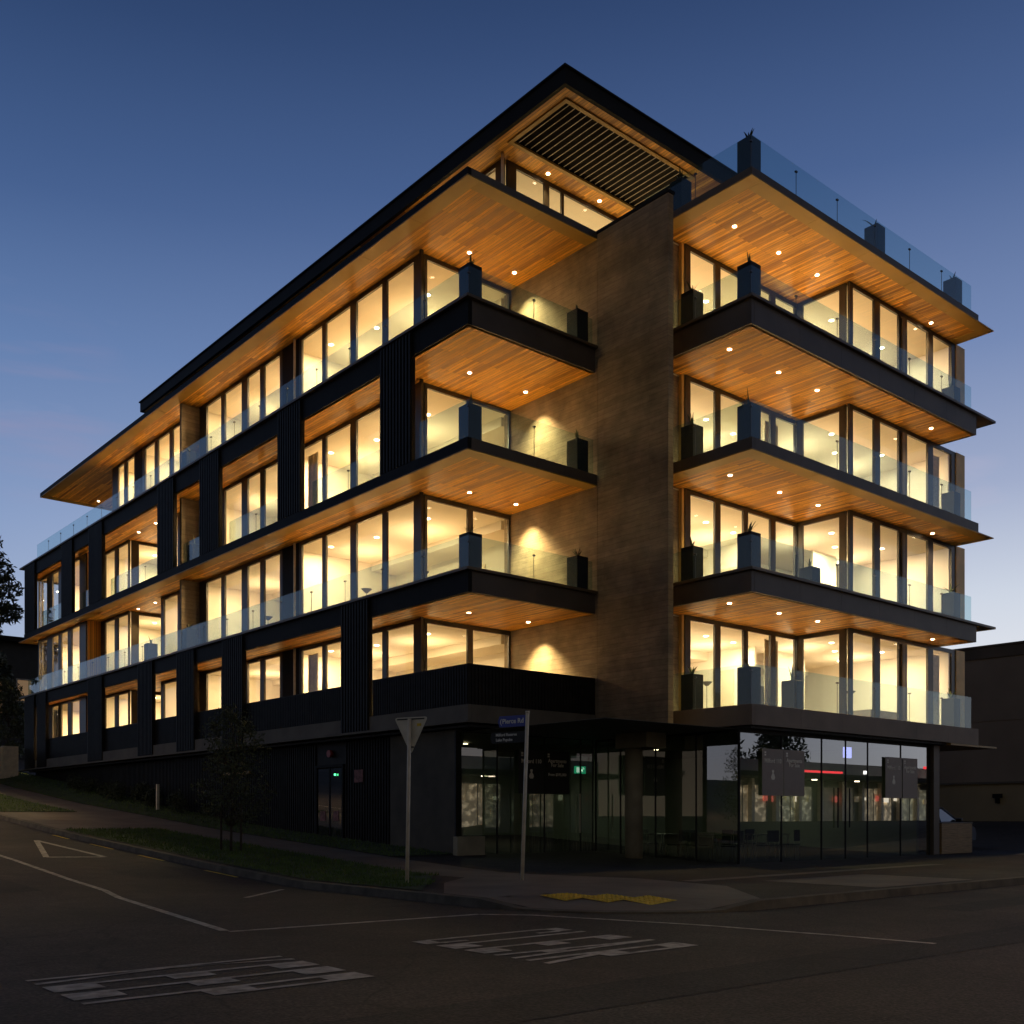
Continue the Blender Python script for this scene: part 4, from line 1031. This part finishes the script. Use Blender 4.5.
sx, sy = -3.06, -5.56; sz = hz(sx, sy)
t = empty('street_name_sign', (sx, sy, sz)); tag(t, 'pale steel pole carrying a blue street name blade above a black direction blade', 'street sign')
b = MB(); b.tube([(0, 0, 0), vr * .10 + Vector((0, 0, 3.12))], .034, 12); b.tube([vr * .10 + Vector((0, 0, 3.12)), vr * .10 + Vector((0, 0, 3.16))], .040, 12); b.build('pole', 'galv', t)
dirb = (vr * -math.cos(R(38)) + vf * -math.sin(R(38)))   # towards the camera's left and nearer
dirb = (vr * -.82 + vf * .57).normalized()
nb = Vector((dirb.y, -dirb.x, 0));
if nb.dot(vf) > 0: nb = -nb
def blade_sign(name, z0, z1, ln, m, root, lines):
    b = MB(); o = vr * .09
    p = [o + dirb * .03, o + dirb * ln]
    tip = o + dirb * (ln + (z1 - z0) * .18)
    F_ = [p[0] + Vector((0, 0, z0)), p[1] + Vector((0, 0, z0)), tip + Vector((0, 0, (z0 + z1) / 2)), p[1] + Vector((0, 0, z1)), p[0] + Vector((0, 0, z1))]
    A_ = [q + nb * .012 for q in F_]; B_ = [q - nb * .012 for q in F_]
    b.quad(*A_); b.quad(*reversed(B_))
    for k in range(5): k2 = (k + 1) % 5; b.quad(A_[k], B_[k], B_[k2], A_[k2])
    bl = b.build(name, m, root)
    for s_, size, along, z in lines:
        text_mesh('lettering', s_, size, M['signwhite'], bl, basis(o + dirb * (ln * along) + Vector((0, 0, z)) + nb * .014, -dirb, (0, 0, 1)), ext=.001)
    return bl
M['signwhite'] = noisy('sign_lettering', (.70, .70, .66), .5, .03, 5)
blade_sign('street_name_blade', 2.88, 3.09, .62, 'blue', t, [('(', .125, .95, 2.985), ('Pierce Rd', .125, .50, 2.985)])
blade_sign('direction_blade', 2.58, 2.79, .80, 'black', t, [('Milford Reserve', .075, .58, 2.735), ('Lake Pupuke', .075, .64, 2.64)])
# marker post near the dark wall
x, y = 0.0 - .35, 18.6
b = MB(); b.box(-.05, .05, -.05, .05, 0, 1.0); o = b.build('marker_post', 'galv', None, (x, y, hz(x, y) + .05)); bevel(o, .01); tag(o, 'short pale square post in the grass by the dark wall', 'post')

# ------------------------------------------------------------------ vegetation
def leaf_cloud(b, c, rad, n, size, rnd, squash=1.0):
    for i in range(n):
        while True:
            p = Vector((rnd.uniform(-1, 1), rnd.uniform(-1, 1), rnd.uniform(-1, 1)))
            if p.length < 1: break
        p = Vector((p.x * rad, p.y * rad, p.z * rad * squash)) + Vector(c)
        a = Vector((rnd.gauss(0, 1), rnd.gauss(0, 1), rnd.gauss(0, 1))).normalized(); c2 = a.cross(Vector((rnd.gauss(0, 1), rnd.gauss(0, 1), rnd.gauss(0, 1)))).normalized()
        s_ = size * rnd.uniform(.6, 1.3)
        b.quad(p - a * s_, p + c2 * s_ * .35, p + a * s_, p - c2 * s_ * .35)
def tree(name, x, y, h, tr_h, cr, n_cl, n_leaf, size, label, cat, m, group=None, seed=1, tw=.05, spread=1.0, z=None):
    rnd = random.Random(seed); z = hz(x, y) if z is None else z
    t = empty(name, (x, y, z)); tag(t, label, cat, group)
    b = MB(); top = h * .9
    pts = [(rnd.uniform(-.04, .04) * k, rnd.uniform(-.04, .04) * k, top * k / 5) for k in range(6)]; pts[0] = (0, 0, 0)
    b.tube(pts, [tw * (1 - k / 6.5) for k in range(6)], 8)
    cl = []
    for i in range(n_cl):
        q = (i + .5) / n_cl; zz = tr_h + (h - tr_h) * q; rr = cr * (math.sin(math.pi * min(1, .18 + .82 * q)) ** .7) * rnd.uniform(.35, .95) * spread
        a = i * 2.4 + rnd.uniform(-.4, .4); c = (math.cos(a) * rr, math.sin(a) * rr, zz + rnd.uniform(-.1, .1))
        cl.append((c, cr * rnd.uniform(.26, .45)))
        k = min(4, int(5 * (zz * .8) / top)); b.tube([pts[k], ((pts[k][0] + c[0]) / 2, (pts[k][1] + c[1]) / 2, (pts[k][2] + c[2]) / 2 + .05), c], [tw * .35, tw * .25, tw * .1], 5)
    b.build('trunk', 'bark', t)
    b = MB()
    for c, r_ in cl: leaf_cloud(b, c, r_, n_leaf, size, rnd, .8)
    b.build('crown', m, t)
    return t
t = tree('street_tree', -4.65, 3.3, 3.3, .75, .92, 44, 120, .045, 'slim young street tree with wispy crown between two stakes on the verge', 'tree', 'crown', seed=4, tw=.035)
for dx, dy in ((-.16, .2), (.16, -.2)):
    b = MB(); b.tube([(dx, dy, -.02), (dx, dy, 1.15)], .028, 8); b.build('stake', 'bark', t)
# dark trees at the left edge, beyond the building
def px_xy(u, Y):
    X = (u - CX_) / f_ * Y; x = X - O_[0]; y = Y - O_[1]; return (x * eR_[0] + y * eR_[1], x * eL_[0] + y * eL_[1])
x, y = px_xy(-40, 62); tree('large_tree', x, y, 14.8, 4.2, 3.0, 54, 420, .19, 'tall dark tree at the left edge beyond the end of the building', 'tree', 'darkcrown', seed=11, tw=.22)
x, y = px_xy(8, 62); tree('garden_tree', x, y, 5.2, 1.0, 1.6, 26, 150, .13, 'small garden tree with pale leaves behind the low concrete wall', 'tree', 'crown', seed=14, tw=.1)
for i, (u, Y) in enumerate(((58, 54.0), (66, 51), (76, 48.5), (88, 46), (100, 43.5), (113, 41.5), (126, 39.5))):
    x, y = px_xy(u, Y); x = -.25; y = (28.5 - i * 1.9)
    rnd = random.Random(i); b = MB()
    for k in range(7): leaf_cloud(b, (rnd.uniform(-.25, .25), rnd.uniform(-.8, .8), rnd.uniform(.15, .6)), .32, 110, .06, rnd)
    o = b.build('shrub', 'darkcrown', None, (x, y, hz(x, y) + .15)); 
    tag(o, ['low dark shrub against the ribbed wall, furthest up the street', 'second low dark shrub from the uphill end of the wall', 'third low dark shrub from the uphill end of the wall', 'middle low dark shrub of the row along the wall', 'low dark shrub just uphill of the pale marker post', 'low dark shrub beside the pale marker post', 'low dark shrub nearest the street tree along the wall'][i], 'shrub', 'low shrubs along the ribbed wall')

# ------------------------------------------------------------------ neighbours
# low wall and gate pier at the left
x0 = -.2
t = empty('low_concrete_wall', (-.95, 37.4, hz(0, 37.4))); tag(t, 'low pale concrete boundary wall with a pier at the far left end of the building', 'wall')
b = MB(); b.box(-6.5, 0, 0, .22, -.5, 1.75); b.build('wall', 'signback', t)
b = MB(); b.box(.004, .75, -.05, .35, -.5, 1.8); b.build('pier', 'galv', t)
# dark house beyond on the left
x, y = px_xy(-20, 78)
t = empty('dark_house', (x, y, hz(x, y) - .3)); tag(t, 'dark house with a lit terrace beyond the trees at the left edge', 'house'); t.rotation_euler.z = 0
b = MB(); b.box(-7, 9, 0, 8, -1, 9.0); b.build('wall', 'darkwall', t)
b = MB(); b.box(-7.4, 9.4, -.9, 8.4, 9.0, 9.35); b.build('roof', 'fascia', t)
lw_ = emit('dim_lit_window', (1, .62, .32), .12)
for (xa, xb, za, zb) in ((-3.5, 1.5, 3.6, 6.3), (2.6, 3.6, 4.6, 6.2)):
    w_ = MB(); w_.box(xa - .1, xb + .1, -.08, -.005, za - .1, za); w_.box(xa - .1, xb + .1, -.08, -.005, zb, zb + .1); w_.box(xa - .1, xa, -.08, -.005, za, zb); w_.box(xb, xb + .1, -.08, -.005, za, zb)
    w_ = w_.build('window', 'white', t); q = MB(); q.quad((xa, -.02, za), (xb, -.02, za), (xb, -.02, zb), (xa, -.02, zb)); q.build('pane', lw_, w_)
# big plain commercial building on the right
t = empty('warehouse', (36, 0, .7)); tag(t, 'large plain dark rendered building with flat roof at the right edge', 'building')
M['render'] = noisy('dark_render', (.24, .19, .155), .9, .15, .35, bump=.2)
M['render2'] = noisy('lower_render', (.30, .24, .15), .9, .15, .35, bump=.2)
b = MB(); b.box(.0, 26, -7, 14, 2.05, 5.02); b.box(0.0, 26, -7, 14, 5.07, 8.2); b.box(.04, 26, -6.96, 13.96, 5.0, 5.08); wl = b.build('upper_wall', 'render', t)
b = MB(); b.box(.10, 26, -6.9, 13.9, -1, 1.95); b.build('lower_wall', 'render2', t)
b = MB(); b.box(-.06, 26, -7.06, 14.06, 1.952, 2.048); b.build('string_course', 'band', t)
b = MB(); b.box(-.08, 26, -7.08, 14.08, 8.202, 8.75); b.box(-.14, 26, -7.14, 14.14, 8.752, 8.85); b.build('parapet', 'fascia_brown', t)
b = MB(); b.box(-.02, .098, 3.3, 3.75, 1.25, 1.45); b.box(-.04, .098, 3.42, 3.6, .98, 1.24); b.build('wall_box', 'fascia', t)
b = MB(); b.box(-.5, .098, -7, 13, -.6, .10); b.build('plinth', 'kerb', t)
# timber screen box at the end of the shopfront
t = empty('timber_screen', (16.35, -4.2, -.12)); tag(t, 'low slatted timber enclosure beside the shopfront end column', 'screen')
b = MB()
for k in range(9): b.box(-.98, .98, -.03, .0, .02 + k * .103, .02 + k * .103 + .097)
b.box(-.98, .98, .003, .05, 0, .95)
b.build('slats', boards('screen_timber', (.30, .19, .08), (.36, .24, .11), .5, 3, 'h', rough=.6), t)
b = MB(); b.box(-1.0, 1.02, -.05, .5, .953, .985); b.build('cap', 'lip', t)
b = MB(); b.box(.985, 1.02, -.03, .5, 0, .95); b.build('end_panel', 'band', t)

# ------------------------------------------------------------------ cars
M['carpaint'] = noisy('blue_grey_car_paint', (.11, .135, .20), .25, .05, 2, metal=.4)
M['carblack'] = noisy('black_car_paint', (.012, .012, .014), .2, .05, 2, metal=.3)
M['tyre'] = noisy('tyre_rubber', (.015, .015, .015), .8, .1, 9)
M['carglass'] = glassy('car_glass', (.12, .14, .16), 1.5, 1.6)
M['headlamp'] = noisy('headlamp_lens', (.35, .36, .38), .15, .05, 3)
def car(x, y, z, rz, paint, label, group='cars parked beside the building'):
    t = empty('parked_car', (x, y, z), rz); tag(t, label, 'car', group)
    # body profile (x forward), swept across with tumblehome
    low = [(-2.15, .30), (-2.2, .62), (-2.12, .92), (-1.9, 1.0), (.95, .98), (1.7, .90), (2.08, .78), (2.2, .55), (2.15, .28)]
    b = MB(); b.smooth = False
    ws = [(-.86, .97), (-.89, 1.0), (.89, 1.0), (.86, .97)]
    sec = []
    for w_, s_ in ((-.90, .94), (-.80, 1.0), (-.4, 1.015), (.4, 1.015), (.80, 1.0), (.90, .94)):
        sec.append([(px * (1 if abs(w_) < .85 else .985), w_, .30 + (pz - .30) * s_) for px, pz in low])
    for A_, B_ in zip(sec, sec[1:]):
        for k in range(len(low) - 1): b.quad(A_[k], A_[k + 1], B_[k + 1], B_[k])
        b.quad(A_[0], B_[0], B_[-1], A_[-1])
    b.quad(*reversed(sec[0])); b.quad(*sec[-1])
    for s_ in range(len(b.sm)): b.sm[s_] = False
    bd = b.build('body', paint, t)
    gp = [(-2.0, .98), (-1.65, 1.38), (-.9, 1.50), (.1, 1.47), (1.05, .97)]
    b = MB(); hw = lambda z: .80 - (z - .95) * .35
    A_ = [(px, -hw(pz), pz) for px, pz in gp]; B_ = [(px, hw(pz), pz) for px, pz in gp]
    for k in range(len(gp) - 1):
        if k in (1, 2): continue
        b.quad(A_[k], A_[k + 1], B_[k + 1], B_[k])
    b.quad(*reversed(A_)); b.quad(*B_); b.build('windows', 'carglass', t)
    b = MB()
    for k in (1, 2): b.quad(*[(p[0], p[1], p[2] + .012) for p in (A_[k], A_[k + 1], B_[k + 1], B_[k])])
    for S_ in (A_, B_):
        o_ = -.008 if S_ is A_ else .008
        for k in range(len(gp) - 1): b.tube([(S_[k][0], S_[k][1] + o_, S_[k][2]), (S_[k + 1][0], S_[k + 1][1] + o_, S_[k + 1][2])], .03, 6)
        b.tube([(-.35, S_[2][1] + o_, 1.49), (-.35, S_[0][1] + o_, .98)], .028, 6)
    b.build('roof', paint, t)
    for wx in (-1.3, 1.35):
        for sy in (-1, 1):
            b = MB(); b.tube([(wx, sy * .70, .32), (wx, sy * .905, .32)], .32, 24); wh = b.build('wheel', 'tyre', t)
            b = MB(); b.tube([(wx, sy * .906, .32), (wx, sy * .915, .32)], .20, 16); b.build('rim', 'galv', wh)
    for sy in (-1, 1):
        b = MB(); b.box(2.02, 2.17, sy * .62 - .17, sy * .62 + .17, .62, .76); bevel(b.build('headlight', 'headlamp', t), .03)
        b = MB(); b.box(.72, .90, sy * .92 - .11, sy * .92 + .11, .97, 1.10); bevel(b.build('wing_mirror', 'carblack', t), .03)
    return t
car(20.55, -.9, hz(20, -1) + .0, 0, 'carpaint', 'blue grey car parked behind the timber enclosure at the end of the shopfront')
x, y = px_xy(1043, 56); car(x, y, hz(x, y), R(-60), 'carblack', 'black car cut by the right edge in front of the plain building')

# ------------------------------------------------------------------ shops across the main road (behind the camera, mirrored in the shopfront)
t = empty('shop_row', (0, -34, -.15)); tag(t, 'row of single storey shops with lit canopy signs across the main road', 'building')
M['shopwall'] = noisy('shop_wall_render', (.28, .25, .20), .8, .15, 1)
b = MB(); b.box(-30, 130, -10, 0, 0, 5.3); b.build('wall', 'shopwall', t)
b = MB(); b.box(-30, 130, .003, 3.0, 3.9, 4.25); b.build('canopy', 'fascia', t)
def streaky(name, c, s_):
    "a lit shop seen through its window: goods and shelves break the light up"
    m = emit(name, c, s_); n, l = m.node_tree.nodes, m.node_tree.links; b = n['Principled BSDF']
    t = n.new('ShaderNodeTexCoord'); mp_ = n.new('ShaderNodeMapping'); mp_.inputs['Scale'].default_value = (1.0, 1, 1.5); l.new(t.outputs['Object'], mp_.inputs[0])
    z = n.new('ShaderNodeTexNoise'); z.inputs['Scale'].default_value = 1.7; z.inputs['Detail'].default_value = 2.0; z.inputs['Roughness'].default_value = .55; l.new(mp_.outputs[0], z.inputs[0])
    r = n.new('ShaderNodeMapRange'); l.new(z.outputs[0], r.inputs[0]); r.inputs[1].default_value = .47; r.inputs[2].default_value = .72; r.inputs[3].default_value = s_ * .25; r.inputs[4].default_value = s_ * 1.9
    l.new(r.outputs[0], b.inputs['Emission Strength']); return m
M['litB2'] = emit('spot_display', (1.0, .9, .7), 1.6); M['litR2'] = emit('red_display', (1.0, .2, .15), .6)
M['litA'] = streaky('shop_window_light', (1.0, .80, .50), .34); M['litB'] = emit('canopy_lamp', (1.0, .82, .55), 14)
M['litC'] = emit('blue_sign_light', (.45, .5, 1.0), 3.0); M['litD'] = emit('white_sign_light', (1, .97, .92), 4.5); M['litR'] = emit('red_sign_light', (1.0, .05, .06), 2.2)
M['litE'] = streaky('dim_shop_light', (.9, .85, .55), .24); M['litF'] = streaky('dark_shop_light', (.6, .5, .35), .08)
for i in range(26):
    xa = -26 + i * 5.8
    w_ = MB(); w_.box(xa - .12, xa, .02, .1, .3, 3.5); w_.box(xa + 4.2, xa + 4.32, .02, .1, .3, 3.5); w_.box(xa, xa + 4.2, .02, .1, 3.4, 3.5); w_.box(xa, xa + 4.2, .02, .1, .3, .4)
    for k in (1.4, 2.8): w_.box(xa + k - .03, xa + k + .03, .02, .1, .4, 3.4)
    w_ = w_.build('shop_window', 'white', t); q = MB(); q.quad((xa, .05, .4), (xa, .05, 3.4), (xa + 4.2, .05, 3.4), (xa + 4.2, .05, .4)); q.build('pane', ('litA', 'litE', 'litF')[i * 7 % 3], w_)
    q = MB(); q.box(xa + 1.9, xa + 2.3, 1.6, 1.8, 3.83, 3.895); q.build('canopy_light', 'litB', t)
for k_ in range(34):
    xa = 30 + k_ * 1.55 + random.uniform(-.4, .4); hh = random.uniform(.15, .4)
    q = MB(); q.box(xa, xa + random.uniform(.15, .7), .12, .2, 2.6 - hh, 2.6 + random.uniform(-.05, .3)); q.build('lit_display', random.choice(['litB2', 'litA', 'litE', 'litR2']), t)
for k_ in range(24):
    q = MB(); q.box(34 + k_ * 2.9, 34.35 + k_ * 2.9, .1, .45, 0, 3.9); q.build('pillar', 'galv', t)
for xa, m_, wd, z0, z1 in ((47.0, 'litR', 6.0, 4.3, 4.45), (53.2, 'litC', 1.0, 5.5, 6.3), (60.5, 'litD', 2.6, 4.35, 4.7), (65, 'litR', 7.5, 5.0, 5.2), (70.2, 'litD', 1.5, 5.25, 6.3), (56, 'litD', .5, 4.35, 4.6), (31, 'litD', 1.0, 4.4, 4.7), (2, 'litD', 1.1, 3.6, 4.3), (11, 'litR', 3.6, 3.45, 3.6), (14.5, 'litD', 1.6, 3.7, 4.5), (18, 'litC', 1.3, 4.3, 5.2)):
    q = MB(); q.box(xa, xa + wd, 3.01, 3.12, z0, z1); q.build('lit_sign', m_, t)
for i, (x, y, h, s_) in enumerate(((64, -52, 14, 31), (72, -50, 10, 33))):
    tree('far_tree', x, y, h, 2, 3.6, 30, 120, .3, ['tall dark tree behind the shop row, left one', 'shorter dark tree behind the shop row, right one'][i], 'tree', 'darkcrown', 'trees behind the shop row', seed=s_, tw=.3, z=-.2)
# assumed, unseen street lamps, added for warm light, on the far side of the main road and up the side street, all out of the frame
def assumed_street_lamp(x, y, label, aim, e):
    z = hz(x, y) - .1
    t = empty('assumed_street_lamp', (x, y, z)); tag(t, label, 'street lamp', 'assumed lamps out of the frame')
    b = MB(); b.tube([(0, 0, 0), (0, 0, 7.2), (aim[0] * .5, aim[1] * .5, 7.9), (aim[0] * 1.6, aim[1] * 1.6, 8.0)], [.09, .07, .05, .04], 10); b.build('pole', 'galv', t)
    b = MB(); b.box(aim[0] * 1.9 - .28, aim[0] * 1.9 + .28, aim[1] * 1.9 - .14, aim[1] * 1.9 + .14, 7.93, 8.07); b.build('lamp_head', 'fascia', t)
    l = bpy.data.lights.new('assumed_street_light', 'SPOT'); l.energy = e; l.color = (1, .70, .40); l.spot_size = R(150); l.spot_blend = .6; l.shadow_soft_size = .18
    o = bpy.data.objects.new('assumed_street_light', l); col.objects.link(o); o.parent = t; o.location = (aim[0] * 1.9, aim[1] * 1.9, 7.88)
assumed_street_lamp(-2.0, -26.0, 'tall assumed street lamp across the main road behind the photographer', (0, 1), 2100)  # unseen lamp, assumed and added to warm the road
assumed_street_lamp(-17.0, 22.0, 'tall assumed street lamp on the far side of the side street', (1, 0), 3200)  # unseen too, assumed from the yellow-green light on the verge grass
